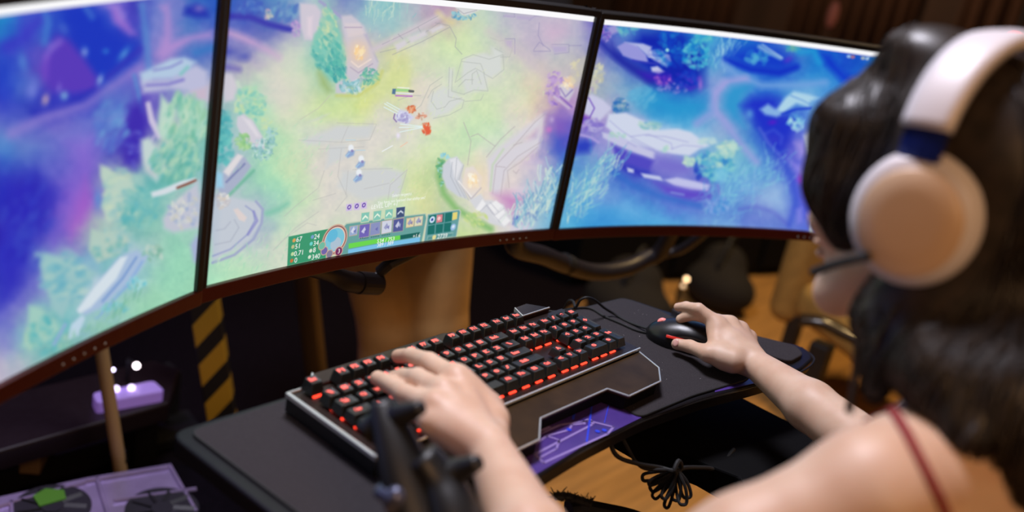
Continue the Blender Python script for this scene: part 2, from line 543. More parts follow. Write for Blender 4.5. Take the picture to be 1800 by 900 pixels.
# ------------------------------------------------------------------ the picture shown on the three screens
# painted as a colour field with strokes, facets, leaves and grass; CX0, CY0 is the corner of the painting
CX0, CY0, CW, CH = -300, -120, 1960, 860
FIELD_PTS = """
0 25 40 160 210|50 25 80 90 205|85 25 70 110 205|120 25 20 60 195|170 25 60 90 200|200 25 150 130 215|240 25 50 40 180|270 25 115 150 210|300 25 160 140 210|340 25 60 120 195|365 25 50 100 195
0 60 30 130 200|40 60 70 60 200|80 60 60 120 205|110 60 40 60 195|150 60 20 60 195|190 60 10 70 200|230 60 70 60 190|260 60 90 140 210|290 60 175 145 210|330 60 90 140 200|365 60 150 140 205
0 100 40 80 200|35 95 60 80 200|75 100 110 90 195|110 100 100 70 190|140 100 30 60 190|180 95 10 70 200|220 95 30 60 190|255 100 110 120 205|290 95 185 145 205|330 100 90 120 200|365 100 80 120 195
0 150 30 70 200|45 150 90 130 205|80 140 105 75 190|110 120 90 60 190|150 130 85 60 190|170 150 30 60 190|200 140 80 100 200|240 130 130 110 205|270 145 180 190 220|310 140 150 160 210|345 150 200 195 215
0 190 60 70 200|30 190 70 90 200|60 195 20 40 180|100 180 30 50 190|150 175 40 50 190|200 170 110 130 205|235 180 80 60 190|255 170 130 110 200|290 170 90 70 185|330 180 170 200 205|360 170 210 190 205
0 220 130 140 205|50 220 130 130 205|100 210 140 125 205|150 215 125 130 210|190 220 110 135 205|230 225 70 50 180|262 215 130 120 200|300 220 200 225 200|350 220 170 220 190
0 260 90 150 210|50 260 110 140 205|100 260 115 120 205|150 260 145 130 215|190 260 90 90 200|225 265 60 40 175|265 270 190 200 205|305 260 180 220 190|350 260 130 205 190
0 300 50 80 195|50 300 70 90 195|100 300 110 110 205|140 300 145 110 210|170 300 80 70 190|190 300 200 220 200|225 320 190 210 200|270 320 90 190 190|320 300 100 200 180|355 300 160 210 200
0 350 30 50 190|50 350 50 60 190|90 350 60 60 190|115 350 150 110 210|150 360 180 110 205|170 350 120 100 205|195 350 190 210 195|225 350 170 205 200|255 350 110 190 200|285 345 110 200 190|320 360 215 205 205|345 370 190 185 210
0 400 50 40 180|40 400 40 50 190|80 400 60 60 190|105 400 130 110 205|135 420 160 110 200|165 405 190 210 190|200 400 170 205 195|235 390 110 190 190|260 390 130 210 185|300 380 150 210 200|335 410 160 225 195
0 450 50 60 195|40 450 50 60 195|75 455 120 130 205|100 460 170 205 205|150 450 130 180 205|190 450 110 190 190|230 440 200 205 225|270 430 160 205 195|310 440 145 225 190|345 450 150 225 190
0 500 50 60 190|40 500 90 90 200|65 510 140 130 205|95 500 165 205 200|130 510 170 205 205|170 500 205 210 225|210 495 150 180 215|250 480 150 205 205|300 480 150 228 190|345 490 160 228 185
0 550 110 110 205|35 545 140 130 205|55 560 170 200 200|85 550 130 205 195|115 560 110 195 200|145 550 180 205 215|180 540 160 195 215|220 530 150 215 190|260 530 160 228 185
0 600 145 140 205|30 595 140 160 205|55 605 110 200 195|90 600 120 185 205|130 585 160 180 210|110 610 110 200 165|170 575 140 215 180
0 645 200 185 205|25 635 200 190 205|60 625 170 195 190
400 5 30 110 200|430 5 40 80 190|470 5 60 130 195|510 5 80 150 200|540 15 205 200 215|575 10 130 200 190|610 8 60 60 190|640 10 130 195 205
400 30 20 60 190|435 30 30 40 180|480 30 60 120 195|505 40 60 80 195|540 40 200 195 215|575 50 150 210 180|600 30 170 165 205|640 25 145 200 205|680 25 120 195 200|720 18 150 190 200|750 20 180 150 200|775 18 160 90 190
400 50 90 110 200|440 55 90 100 195|480 55 40 40 170|515 55 130 110 200|545 60 210 195 210|570 70 120 200 180|600 60 160 165 185|630 60 190 180 200|670 55 150 190 205|720 45 170 195 205|770 30 210 200 160|800 35 215 225 170|850 40 180 205 195|900 40 185 180 205|960 40 185 175 205|1020 45 185 180 205
400 75 170 140 205|440 80 100 110 195|480 80 150 160 205|515 80 200 210 195|555 90 120 200 185|580 100 130 205 180|620 90 235 205 190|650 85 185 180 205|680 95 225 215 150|730 75 220 215 190|790 70 205 230 170|840 65 205 228 175|880 75 190 195 195|930 70 195 175 205|980 60 200 175 205|1015 75 180 185 205
400 105 80 100 195|440 110 170 140 195|480 110 215 210 195|520 110 200 225 190|560 125 110 200 180|590 120 140 205 190|620 120 205 195 210|655 115 180 195 190|690 120 215 225 140|740 110 205 225 175|800 105 205 230 175|860 110 215 215 205|900 100 195 190 195|950 90 190 175 205|1000 95 180 175 205
390 135 205 185 205|420 130 210 200 190|450 140 190 220 185|490 140 225 210 205|530 140 200 230 175|565 135 170 200 130|600 145 170 205 205|640 135 205 220 130|690 140 220 230 130|740 135 220 212 200|790 130 210 220 195|850 130 215 215 205|900 130 205 225 180|940 125 205 185 195|980 115 180 200 185|1015 120 215 195 175
390 170 160 185 195|420 165 150 210 185|450 170 150 215 185|490 170 225 208 205|540 170 215 215 190|580 170 200 225 140|630 165 220 228 115|690 165 215 225 155|740 170 225 210 200|790 170 210 220 200|850 165 208 228 180|900 160 215 222 195|940 155 230 225 165|970 150 215 160 195|1000 150 205 180 210
390 205 110 180 190|420 200 160 205 200|455 200 160 225 170|500 200 215 220 190|550 195 200 230 160|610 190 205 230 150|680 195 215 210 205|740 200 222 212 205|790 200 212 225 185|850 200 205 230 175|910 195 225 215 195|950 190 235 225 150|975 185 150 100 195|1010 190 180 110 200
385 240 90 180 190|420 235 190 200 210|450 235 130 200 190|490 235 185 228 175|540 235 210 215 205|600 240 215 212 205|660 240 215 210 205|720 235 220 215 205|770 240 205 230 180|830 230 195 232 180|880 235 190 230 185|920 225 225 215 215|950 220 235 205 205|972 225 150 90 195|1000 230 80 110 200
385 275 80 180 190|415 270 200 200 210|440 265 120 195 190|470 265 170 225 175|520 265 200 222 180|580 270 220 210 205|640 275 220 212 205|700 270 215 222 190|760 270 210 230 175|820 265 200 232 180|870 270 220 215 215|910 260 222 208 212|950 265 225 180 210|975 265 60 90 200|1000 265 70 110 205
385 305 160 180 210|410 300 170 180 205|430 310 110 200 170|460 300 165 228 180|510 300 200 225 175|560 310 222 212 205|620 310 215 212 208|680 310 205 225 185|740 310 215 225 160|775 310 150 200 120|800 310 210 215 220|835 305 235 215 170|870 310 225 212 215|910 310 225 212 205|945 300 215 180 215|965 305 130 160 215|990 290 80 140 210
385 340 180 190 205|410 350 190 195 215|440 345 150 200 190|480 335 150 225 185|530 335 190 225 175|580 340 220 212 205|640 345 212 212 205|700 340 205 225 185|750 345 220 225 145|785 345 180 200 170|815 335 240 225 205|845 330 245 225 190|880 345 220 200 215|920 335 225 210 210|945 335 190 190 220|965 340 130 180 215|985 340 120 180 215
380 380 190 200 215|410 385 185 195 210|445 380 150 170 205|480 370 130 200 185|520 370 190 228 180|570 365 222 212 205|630 370 220 215 205|690 365 195 225 180|750 360 225 222 155|790 375 170 200 150|830 370 220 220 225|870 365 225 215 225|895 365 205 120 195|925 370 130 150 210|950 375 140 195 210|975 370 130 180 215
380 420 170 180 205|420 420 190 200 215|450 410 150 160 205|490 405 200 228 190|540 400 222 215 205|600 395 205 220 190|700 390 195 225 170|820 395 190 220 130|850 395 205 220 150|890 390 225 225 230|925 395 200 190 220|960 395 130 190 220
375 455 175 225 190|410 455 190 215 195|450 450 200 218 205|490 450 215 215 200|540 440 200 222 185|600 440 190 215 180
370 485 160 230 190|410 475 170 232 180|450 470 180 228 180|490 460 205 220 195
1060 45 130 110 195|1085 45 50 80 195|1110 45 100 180 205|1140 45 120 190 200|1170 50 10 60 195|1200 55 50 160 215|1235 62 100 190 215|1270 70 60 120 210|1310 80 20 120 210|1350 85 10 70 200|1400 90 70 150 215|1440 95 10 110 205|1480 100 30 60 205|1520 105 20 120 190|1560 112 40 150 190|1620 120 60 140 200
1050 65 130 110 200|1075 70 70 70 185|1100 60 110 170 215|1125 65 40 90 195|1160 60 10 70 200|1190 75 10 90 205|1220 80 40 170 215|1250 80 110 190 215|1280 90 30 90 205|1320 90 50 150 210|1360 95 130 160 220|1400 90 120 170 190|1430 100 30 150 215|1460 100 20 100 205|1490 115 10 50 200|1530 125 40 130 205
1045 95 180 170 205|1070 90 60 90 190|1095 90 150 150 215|1125 85 170 170 220|1160 90 160 165 220|1185 95 30 70 195|1215 100 60 170 215|1245 110 110 190 215|1285 110 60 140 210|1320 115 10 70 205|1360 120 10 40 200|1400 110 60 60 205|1430 120 30 150 215|1470 125 60 170 220|1500 135 20 90 210
1045 125 190 165 205|1075 120 150 195 205|1100 115 50 80 190|1130 110 110 120 205|1165 110 170 175 225|1190 120 20 70 195|1220 115 60 190 210|1245 120 90 180 215|1270 135 160 175 220|1310 135 100 170 220|1350 140 20 100 210|1390 135 40 140 215|1440 140 80 170 220|1480 145 60 150 215
1050 150 160 190 195|1080 145 190 170 205|1110 140 140 185 210|1135 130 50 110 200|1165 130 120 110 205|1190 135 30 50 190|1215 130 30 80 200|1240 145 180 150 215|1270 155 180 175 225|1310 150 130 170 220|1350 155 60 150 215|1400 155 100 170 220|1450 160 80 150 215
1035 180 215 195 190|1060 180 180 190 200|1090 160 130 190 210|1120 165 130 190 215|1155 155 90 170 210|1190 160 60 90 200|1220 165 60 120 205|1245 170 150 160 220|1270 180 120 180 215|1305 170 60 160 210|1340 165 40 120 210|1390 165 150 200 225|1420 165 170 205 225|1460 180 100 130 215
1030 205 210 190 215|1060 205 225 215 230|1085 195 150 120 200|1110 185 120 180 210|1150 185 60 165 215|1190 185 30 150 210|1225 185 30 150 205|1250 190 140 170 215|1275 200 180 170 220|1300 205 70 160 210|1320 190 30 80 205|1345 180 60 90 205|1380 185 60 110 215|1420 180 130 180 225|1455 200 80 110 215
1025 230 120 90 195|1055 225 150 110 200|1085 220 200 190 225|1115 215 180 180 220|1150 205 70 160 215|1190 210 40 155 215|1230 215 60 165 215|1260 210 170 175 220|1285 215 170 170 220|1310 225 90 170 215|1335 215 50 70 205|1360 215 60 60 200|1395 210 20 60 205|1425 215 110 180 220|1455 235 100 100 210
1015 255 90 100 200|1040 250 150 150 215|1070 240 200 185 225|1110 240 215 210 232|1150 235 220 218 235|1190 230 215 218 235|1220 235 150 190 220|1255 235 170 180 220|1290 245 150 160 215|1320 245 80 160 210|1345 245 20 70 205|1375 250 50 50 200|1410 245 90 90 210|1435 250 210 205 230
1010 285 100 160 210|1040 275 150 195 215|1065 265 140 150 210|1100 265 180 180 220|1140 262 210 205 232|1180 255 220 220 238|1220 255 222 222 238|1255 260 150 205 215|1290 265 150 205 205|1320 265 130 180 215|1350 275 90 150 215|1380 285 60 50 200|1410 275 150 150 220|1435 280 130 120 220
1005 310 120 180 215|1035 305 130 190 215|1065 300 150 170 215|1090 290 60 60 195|1130 290 80 70 195|1165 285 130 120 205|1200 290 140 160 215|1230 285 70 130 205|1260 290 90 180 215|1290 295 160 215 220|1320 300 120 180 220|1350 300 110 180 220|1385 300 60 110 215|1410 300 150 130 220|1435 310 110 100 220
1000 340 120 180 215|1030 335 140 180 220|1060 330 110 150 215|1095 310 50 120 205|1130 315 100 90 200|1165 310 140 130 210|1200 320 190 185 230|1235 315 110 80 200|1265 325 120 190 220|1300 325 110 170 220|1340 320 150 180 220|1370 330 150 190 220|1400 330 50 80 210|1425 335 110 70 215
995 370 90 180 220|1030 365 90 175 222|1070 345 150 180 228|1110 340 90 150 215|1150 335 70 110 200|1190 345 100 80 205|1225 345 120 90 205|1255 350 110 150 215|1290 345 120 170 220|1325 355 150 165 220|1360 350 185 190 225|1390 350 110 170 220|1415 360 90 90 215|1435 370 100 90 220
995 395 110 190 225|1030 390 70 160 218|1070 380 90 180 225|1110 370 120 185 228|1150 365 100 180 225|1190 370 90 170 220|1230 370 110 150 215|1270 370 110 160 218|1310 375 90 110 205|1350 380 100 120 210|1385 380 140 150 215|1410 390 90 110 215|1430 400 120 130 220
1000 408 100 185 222|1060 408 70 155 215|1130 408 90 175 225|1200 408 120 190 228|1270 410 150 190 228|1340 412 140 170 222|1400 412 100 130 215
"""


def field_canvas():
    pts = []
    for ln in FIELD_PTS.strip().splitlines():
        for t in ln.split('|'):
            pts.append([float(v) for v in t.split()])
    # outside the part of the screens in view: calmer continuation of the same scenery
    for x, y, c in ((-80, 60, (60, 120, 205)), (-160, 160, (40, 60, 190)), (-240, 60, (110, 140, 210)), (-100, 260, (90, 130, 205)),
                    (-200, 330, (50, 60, 190)), (-90, 430, (60, 50, 185)), (-240, 480, (120, 120, 205)), (-110, 560, (100, 100, 200)),
                    (-160, 700, (190, 180, 205)), (-50, 700, (180, 190, 200)), (-250, 620, (120, 150, 205)), (100, -60, (50, 60, 190)),
                    (250, -60, (90, 80, 195)), (450, -60, (40, 70, 190)), (600, -60, (120, 180, 195)), (1550, 250, (80, 120, 215)),
                    (1600, 350, (120, 90, 210)), (1520, 330, (60, 90, 210)), (1500, 220, (60, 150, 215)), (1480, 380, (110, 120, 215)),
                    (1600, 190, (40, 110, 205))):
        pts.append([x, y, *c])
    P = np.array(pts)
    st = 5
    gx = np.arange(CX0, CX0 + CW + st, st)
    gy = np.arange(CY0, CY0 + CH + st, st)
    X, Y = np.meshgrid(gx, gy)
    num = np.zeros((*X.shape, 3))
    den = np.zeros(X.shape)
    for x, y, r, g, b in P:
        dq_ = (X - x) ** 2 + (Y - y) ** 2
        wt = np.exp(-dq_ / (2 * 21.0 ** 2)) + 1e-5 / (dq_ / 400.0 + 1.0) ** 2
        num += wt[..., None] * (r, g, b)
        den += wt
    C = num / den[..., None]
    xs = (np.arange(CW) / st)
    ys = (np.arange(CH) / st)
    xi, yi = xs.astype(int), ys.astype(int)
    fx, fy = (xs - xi)[None, :, None], (ys - yi)[:, None, None]
    a = C[yi][:, xi]
    b = C[yi][:, xi + 1]
    c = C[yi + 1][:, xi]
    d = C[yi + 1][:, xi + 1]
    return (a * (1 - fx) * (1 - fy) + b * fx * (1 - fy) + c * (1 - fx) * fy + d * fx * fy)


def vnoise(w_, h_, cell, rng):
    gw, gh = int(w_ / cell) + 3, int(h_ / cell) + 3
    G = rng.random((gh, gw))
    xs, ys = np.arange(w_) / cell, np.arange(h_) / cell
    xi, yi = xs.astype(int), ys.astype(int)
    fx, fy = xs - xi, ys - yi
    fx, fy = (fx * fx * (3 - 2 * fx))[None, :], (fy * fy * (3 - 2 * fy))[:, None]
    return (G[yi][:, xi] * (1 - fx) * (1 - fy) + G[yi][:, xi + 1] * fx * (1 - fy) + G[yi + 1][:, xi] * (1 - fx) * fy + G[yi + 1][:, xi + 1] * fx * fy)


CV = field_canvas()
_n1, _n2 = vnoise(CW, CH, 26, RNG), vnoise(CW, CH, 26, RNG)
_m1, _m2 = vnoise(CW, CH, 9, RNG), vnoise(CW, CH, 9, RNG)
_yy, _xx = np.mgrid[0:CH, 0:CW]
_a = np.clip(_xx + (_n1 - 0.5) * 16 + (_m1 - 0.5) * 8, 0, CW - 1).astype(int)
_b = np.clip(_yy + (_n2 - 0.5) * 16 + (_m2 - 0.5) * 8, 0, CH - 1).astype(int)
CV = CV[_b, _a]
CV += ((vnoise(CW, CH, 14, RNG) - 0.5) * 10 + (vnoise(CW, CH, 5, RNG) - 0.5) * 8)[..., None] * np.array([1.2, 0.9, 0.5])


def _sub(x0, y0, x1, y1):
    a, b = max(0, int(x0 - CX0)), max(0, int(y0 - CY0))
    c, d = min(CW, int(x1 - CX0) + 1), min(CH, int(y1 - CY0) + 1)
    if c <= a or d <= b:
        return None
    Y, X = np.mgrid[b:d, a:c].astype(float)
    return (slice(b, d), slice(a, c)), X + CX0, Y + CY0


def _mix(sl, A, col):
    A = np.clip(A, 0, 1)[..., None]
    CV[sl] = CV[sl] * (1 - A) + np.array(col, float) * A


def poly(pts, col, al=1.0, soft=1.2):
    P = np.array(pts, float).reshape(-1, 2)
    m = soft + 2
    r = _sub(P[:, 0].min() - m, P[:, 1].min() - m, P[:, 0].max() + m, P[:, 1].max() + m)
    if r is None:
        return
    sl, X, Y = r
    D = np.full(X.shape, 1e9)
    ins = np.zeros(X.shape, bool)
    for i in range(len(P)):
        x0, y0 = P[i]
        x1, y1 = P[(i + 1) % len(P)]
        dx, dy = x1 - x0, y1 - y0
        L = dx * dx + dy * dy + 1e-9
        t = np.clip(((X - x0) * dx + (Y - y0) * dy) / L, 0, 1)
        D = np.minimum(D, (X - x0 - t * dx) ** 2 + (Y - y0 - t * dy) ** 2)
        if abs(dy) > 1e-9:
            c_ = ((y0 > Y) != (y1 > Y)) & (X < (x1 - x0) * (Y - y0) / dy + x0)
            ins ^= c_
    sd = np.sqrt(D) * np.where(ins, 1, -1)
    _mix(sl, (sd / soft * 0.5 + 0.5) * al if soft > 0 else ins * al, col)


def stroke(pts, wd, col, al=1.0, soft=1.0):
    P = np.array(pts, float).reshape(-1, 2)
    m = wd + soft + 2
    r = _sub(P[:, 0].min() - m, P[:, 1].min() - m, P[:, 0].max() + m, P[:, 1].max() + m)
    if r is None:
        return
    sl, X, Y = r
    D = np.full(X.shape, 1e9)
    for i in range(len(P) - 1):
        x0, y0 = P[i]
        dx, dy = P[i + 1] - P[i]
        t = np.clip(((X - x0) * dx + (Y - y0) * dy) / (dx * dx + dy * dy + 1e-9), 0, 1)
        D = np.minimum(D, (X - x0 - t * dx) ** 2 + (Y - y0 - t * dy) ** 2)
    _mix(sl, ((wd / 2 - np.sqrt(D)) / soft + 0.5) * al, col)


def blob(x, y, rx, ry, col, al=1.0, ang=0.0, hard=1.0):
    R_ = max(rx, ry) * 1.9 + 2
    r = _sub(x - R_, y - R_, x + R_, y + R_)
    if r is None:
        return
    sl, X, Y = r
    c, s = math.cos(math.radians(ang)), math.sin(math.radians(ang))
    u, v = ((X - x) * c + (Y - y) * s) / rx, (-(X - x) * s + (Y - y) * c) / ry
    d = np.sqrt(u * u + v * v)
    _mix(sl, np.clip((1.25 - d) / (0.5 / hard), 0, 1) * al if hard > 0.6 else np.exp(-d * d * 1.3) * al, col)


def leaves(x0, y0, rx, ry, n, cols, size=6, al=0.75, ang=None, seed=0):
    g = random.Random(seed)
    for _ in range(n):
        a, r = g.uniform(0, 6.283), math.sqrt(g.random())
        x, y = x0 + rx * r * math.cos(a), y0 + ry * r * math.sin(a)
        s = size * g.uniform(0.5, 1.3)
        th = g.uniform(0, 180) if ang is None else ang + g.uniform(-25, 25)
        blob(x, y, s, s * 0.5, g.choice(cols), al * g.uniform(0.5, 1), th, 1.0)


def grass(x0, y0, x1, y1, n, ln, cols, ang=-65, spread=25, wd=1.4, al=0.7, jit=12, seed=0):
    g = random.Random(seed)
    for _ in range(n):
        t = g.random()
        x, y = x0 + (x1 - x0) * t + g.gauss(0, jit), y0 + (y1 - y0) * t + g.gauss(0, jit)
        a = math.radians(ang + g.uniform(-spread, spread))
        L = ln * g.uniform(0.5, 1.3)
        bx, by = x + L * math.cos(a) * 0.5, y + L * math.sin(a) * 0.5
        a2 = a + g.uniform(-0.4, 0.4)
        stroke([(x, y), (bx, by), (bx + L * 0.5 * math.cos(a2), by + L * 0.5 * math.sin(a2))], wd * g.uniform(0.6, 1.3), g.choice(cols), al)


# ---- left screen
poly([(0, 75), (35, 60), (75, 20), (95, 12), (60, 60), (20, 92), (0, 92)], (70, 62, 200), .6, 8)
poly([(130, 5), (160, 6), (190, 25), (195, 45), (220, 62), (245, 75), (240, 110), (190, 140), (165, 160), (120, 165), (135, 90), (120, 50), (100, 40)], (12, 62, 196), .65, 9)
poly([(100, 60), (120, 68), (150, 100), (175, 135), (172, 160), (130, 168), (90, 160), (72, 130), (80, 90)], (100, 66, 192), .75, 6)
poly([(85, 78), (108, 66), (112, 74), (92, 92), (80, 110), (76, 100)], (150, 120, 215), .6, 4)
poly([(72, 115), (78, 96), (88, 98), (84, 140), (74, 140)], (140, 90, 205), .5, 5)
stroke([(75, 8), (85, 40), (78, 75)], 11, (80, 140, 212), .65, 8)
poly([(190, 5), (210, 8), (222, 35), (240, 60), (228, 62), (200, 40), (196, 25)], (165, 120, 212), .8, 6)
stroke([(165, 3), (205, 12), (215, 30)], 12, (165, 140, 220), .5, 8)
stroke([(150, 12), (162, 30)], 10, (110, 150, 215), .5, 8)
blob(40, 108, 9, 20, (100, 150, 215), .7, -12, .5)
blob(57, 158, 11, 20, (130, 140, 220), .85, 5, .5)
blob(80, 175, 6, 11, (225, 185, 190), .9, 15, .5)
blob(113, 168, 7, 8, (150, 195, 225), .9, 0, .5)
blob(104, 155, 4, 10, (150, 130, 220), .7, 10, .5)
blob(149, 91, 6, 9, (155, 170, 225), .9, 0, .5)
blob(176, 140, 5, 11, (170, 190, 230), .85, 20, .5)
blob(186, 90, 6, 5, (70, 140, 215), .8, 0, .5)
blob(218, 95, 7, 17, (110, 170, 220), .75, 35, .5)
blob(112, 50, 8, 14, (100, 130, 210), .6, -30, .5)
stroke([(60, 200), (110, 188), (150, 172), (165, 160)], 12, (30, 45, 185), .7, 9)
stroke([(190, 135), (220, 108), (248, 85)], 12, (60, 60, 190), .6, 8)
stroke([(20, 235), (80, 205), (150, 185), (200, 150), (245, 120)], 20, (165, 140, 212), .55, 14)
stroke([(250, 10), (256, 60), (262, 120)], 12, (100, 150, 212), .6, 9)
poly([(280, 10), (290, 25), (288, 60), (275, 95), (285, 108), (310, 90), (340, 72), (372, 66), (372, 55), (330, 62), (302, 72), (300, 30), (296, 8)], (185, 150, 212), .8, 6)
stroke([(345, 92), (372, 84)], 16, (60, 130, 200), .6, 10)
poly([(325, 12), (345, 5), (365, 15), (368, 30), (345, 32), (322, 26)], (30, 55, 180), .8, 5)
blob(350, 15, 12, 8, (170, 140, 205), .6, 0, .5)
poly([(245, 128), (270, 118), (300, 103), (325, 100), (345, 108), (330, 128), (305, 138), (270, 140), (250, 150)], (190, 205, 228), .9, 4)
poly([(248, 140), (300, 138), (330, 120), (345, 112), (366, 125), (366, 178), (330, 160), (300, 158), (250, 165)], (200, 195, 222), .75, 4)
stroke([(270, 124), (300, 118), (320, 108)], 3, (130, 120, 200), .8, 3)
stroke([(258, 150), (296, 148), (322, 140)], 6, (120, 110, 200), .6, 4)
stroke([(330, 118), (318, 130)], 7, (140, 200, 205), .8, 4)
poly([(335, 160), (366, 150), (366, 178), (350, 176)], (212, 190, 208), .8, 4)
stroke([(236, 132), (243, 160), (248, 195)], 7, (100, 150, 212), .75, 5)
poly([(180, 170), (235, 150), (245, 190), (225, 215), (205, 240), (170, 235)], (105, 140, 208), .45, 10)
poly([(225, 185), (250, 175), (265, 215), (240, 300), (215, 290), (215, 230)], (70, 50, 182), .75, 8)
leaves(195, 225, 30, 45, 90, [(100, 145, 212), (130, 150, 215), (85, 110, 205), (120, 175, 218)], 10, .35, -60, 3)
leaves(240, 260, 20, 30, 40, [(70, 60, 190), (90, 90, 200), (120, 120, 210)], 8, .5, None, 4)
poly([(256, 180), (264, 178), (270, 205), (285, 240), (278, 245), (262, 215)], (215, 200, 225), .95, 2)
stroke([(272, 238), (262, 255), (268, 275)], 3.5, (200, 185, 222), .85, 2)
poly([(283, 165), (296, 180), (312, 190), (305, 215), (300, 240), (285, 245), (276, 225)], (195, 222, 205), .85, 4)
poly([(315, 165), (330, 172), (360, 178), (364, 240), (345, 250), (322, 225), (312, 200)], (165, 220, 190), .85, 4)
poly([(247, 245), (262, 240), (280, 262), (290, 300), (275, 320), (255, 300), (248, 275)], (205, 215, 215), .8, 4)
blob(270, 300, 14, 12, (200, 190, 205), .6, 0, .5)
leaves(325, 215, 38, 50, 130, [(205, 228, 195), (130, 215, 190), (90, 200, 175), (185, 225, 205), (150, 215, 170)], 9, .55, -75, 5)
leaves(310, 285, 45, 35, 130, [(110, 205, 185), (70, 190, 175), (160, 222, 185), (90, 195, 195), (200, 228, 190)], 8, .55, -60, 6)
poly([(175, 288), (192, 295), (206, 308), (230, 315), (238, 330), (215, 345), (235, 352), (215, 370), (190, 395), (178, 360), (185, 330), (176, 310)], (196, 214, 198), .9, 3)
poly([(160, 400), (178, 408), (215, 402), (228, 425), (200, 450), (172, 462), (156, 440)], (186, 208, 196), .85, 3)
poly([(62, 445), (85, 445), (110, 452), (150, 468), (172, 480), (150, 505), (130, 520), (110, 560), (92, 545), (80, 500)], (160, 200, 205), .88, 4)
poly([(50, 535), (72, 540), (88, 560), (112, 572), (90, 600), (55, 615), (38, 610), (48, 575)], (165, 212, 200), .85, 4)
leaves(210, 350, 28, 55, 90, [(190, 215, 200), (165, 205, 200), (210, 222, 190), (140, 195, 205)], 9, .5, -20, 7)
leaves(245, 365, 35, 35, 80, [(100, 190, 200), (120, 200, 195), (80, 185, 190), (150, 210, 200)], 9, .5, None, 8)
leaves(195, 430, 35, 30, 60, [(185, 210, 200), (140, 195, 205), (110, 190, 190)], 9, .5, None, 9)
leaves(115, 490, 40, 45, 90, [(165, 205, 205), (190, 215, 205), (125, 190, 205), (110, 180, 200)], 10, .5, -20, 10)
leaves(85, 590, 40, 30, 90, [(100, 195, 200), (140, 205, 200), (80, 185, 195), (175, 215, 190)], 9, .5, None, 11)
poly([(265, 338), (290, 330), (318, 318), (344, 312), (346, 320), (320, 330), (290, 342), (268, 347)], (222, 222, 230), .95, 2)
stroke([(312, 330), (330, 323), (344, 317)], 5, (150, 95, 80), .9, 1.5)
poly([(285, 385), (300, 360), (325, 338), (350, 315), (352, 400), (330, 405), (305, 410), (288, 402)], (205, 200, 215), .85, 4)
leaves(325, 372, 28, 30, 70, [(225, 215, 215), (190, 195, 215), (235, 225, 215), (170, 180, 210), (215, 205, 190)], 6, .7, None, 12)
poly([(333, 430), (345, 410), (352, 420), (350, 470), (338, 460)], (180, 185, 215), .7, 3)
poly([(210, 450), (240, 440), (262, 450), (240, 485), (180, 540), (150, 555), (135, 545), (160, 510)], (180, 195, 222), .9, 3)
poly([(212, 452), (225, 450), (205, 490), (160, 540), (140, 552), (135, 545), (165, 505)], (222, 225, 235), .9, 2)
stroke([(240, 452), (215, 490), (180, 530)], 4, (130, 160, 210), .8, 2)
stroke([(250, 460), (225, 500), (170, 560)], 5, (150, 180, 222), .7, 3)
poly([(125, 570), (145, 552), (150, 560), (138, 590), (118, 598)], (200, 215, 232), .85, 2)
stroke([(115, 570), (95, 605)], 7, (160, 180, 215), .7, 3)
leaves(240, 500, 18, 12, 30, [(150, 215, 220), (110, 195, 215), (180, 225, 225)], 5, .8, None, 13)
leaves(205, 540, 25, 10, 30, [(140, 210, 215), (110, 195, 205)], 5, .7, -50, 14)
leaves(270, 445, 16, 14, 30, [(160, 205, 185), (120, 195, 170), (205, 215, 205)], 6, .7, None, 15)
grass(110, 610, 250, 520, 60, 12, [(110, 200, 165), (140, 215, 175)], -60, 25, 2, .5, 8, 16)
poly([(115, 250), (165, 235), (175, 290), (150, 350), (118, 400), (95, 440), (80, 430), (118, 350), (135, 300)], (150, 112, 212), .4, 12)
poly([(115, 400), (150, 310), (165, 350), (150, 395), (125, 420)], (180, 105, 205), .5, 9)
poly([(0, 310), (60, 300), (95, 330), (85, 380), (50, 420), (40, 500), (0, 540)], (45, 45, 190), .6, 14)
leaves(45, 390, 45, 80, 50, [(60, 80, 200), (40, 40, 180), (80, 110, 205)], 14, .3, -60, 17)
blob(172, 350, 8, 20, (90, 160, 215), .6, 0, .5)

# ---- centre screen
stroke([(395, 28), (440, 30), (470, 42), (510, 52)], 12, (30, 35, 175), .8, 6)
stroke([(395, 55), (430, 68), (470, 88), (490, 100)], 16, (185, 145, 208), .7, 9)
stroke([(395, 90), (430, 98)], 22, (70, 80, 185), .7, 10)
stroke([(400, 118), (420, 122)], 12, (90, 80, 185), .6, 8)
leaves(440, 12, 22, 10, 30, [(40, 90, 195), (30, 60, 185), (80, 130, 205)], 7, .7, None, 20)
leaves(500, 20, 26, 16, 40, [(60, 120, 195), (100, 160, 205), (50, 90, 190)], 8, .6, -70, 21)
leaves(472, 25, 7, 8, 14, [(205, 200, 180), (190, 160, 190)], 4, .8, None, 22)
leaves(520, 50, 8, 14, 26, [(190, 150, 215), (160, 120, 210)], 4, .8, None, 23)
poly([(527, 5), (555, 8), (565, 20), (560, 50), (550, 72), (535, 70), (528, 45)], (205, 195, 215), .9, 2.5)
poly([(540, 30), (550, 28), (548, 66), (540, 62)], (225, 205, 222), .8, 3)
stroke([(562, 2), (590, 22), (600, 30)], 6, (150, 150, 205), .8, 3)
poly([(576, 6), (583, 18), (600, 60), (606, 95), (610, 130), (600, 145), (578, 142), (565, 125), (545, 95), (552, 60), (566, 45)], (120, 200, 180), .9, 3)
leaves(576, 45, 16, 30, 90, [(190, 215, 170), (150, 205, 180), (205, 222, 165), (110, 195, 180)], 6, .7, 60, 24)
leaves(578, 95, 28, 32, 180, [(90, 190, 175), (110, 200, 185), (60, 180, 170), (170, 215, 180), (50, 165, 165)], 6, .75, 60, 25)
leaves(592, 125, 18, 18, 60, [(40, 170, 165), (70, 185, 170), (30, 150, 160)], 5, .75, 50, 26)
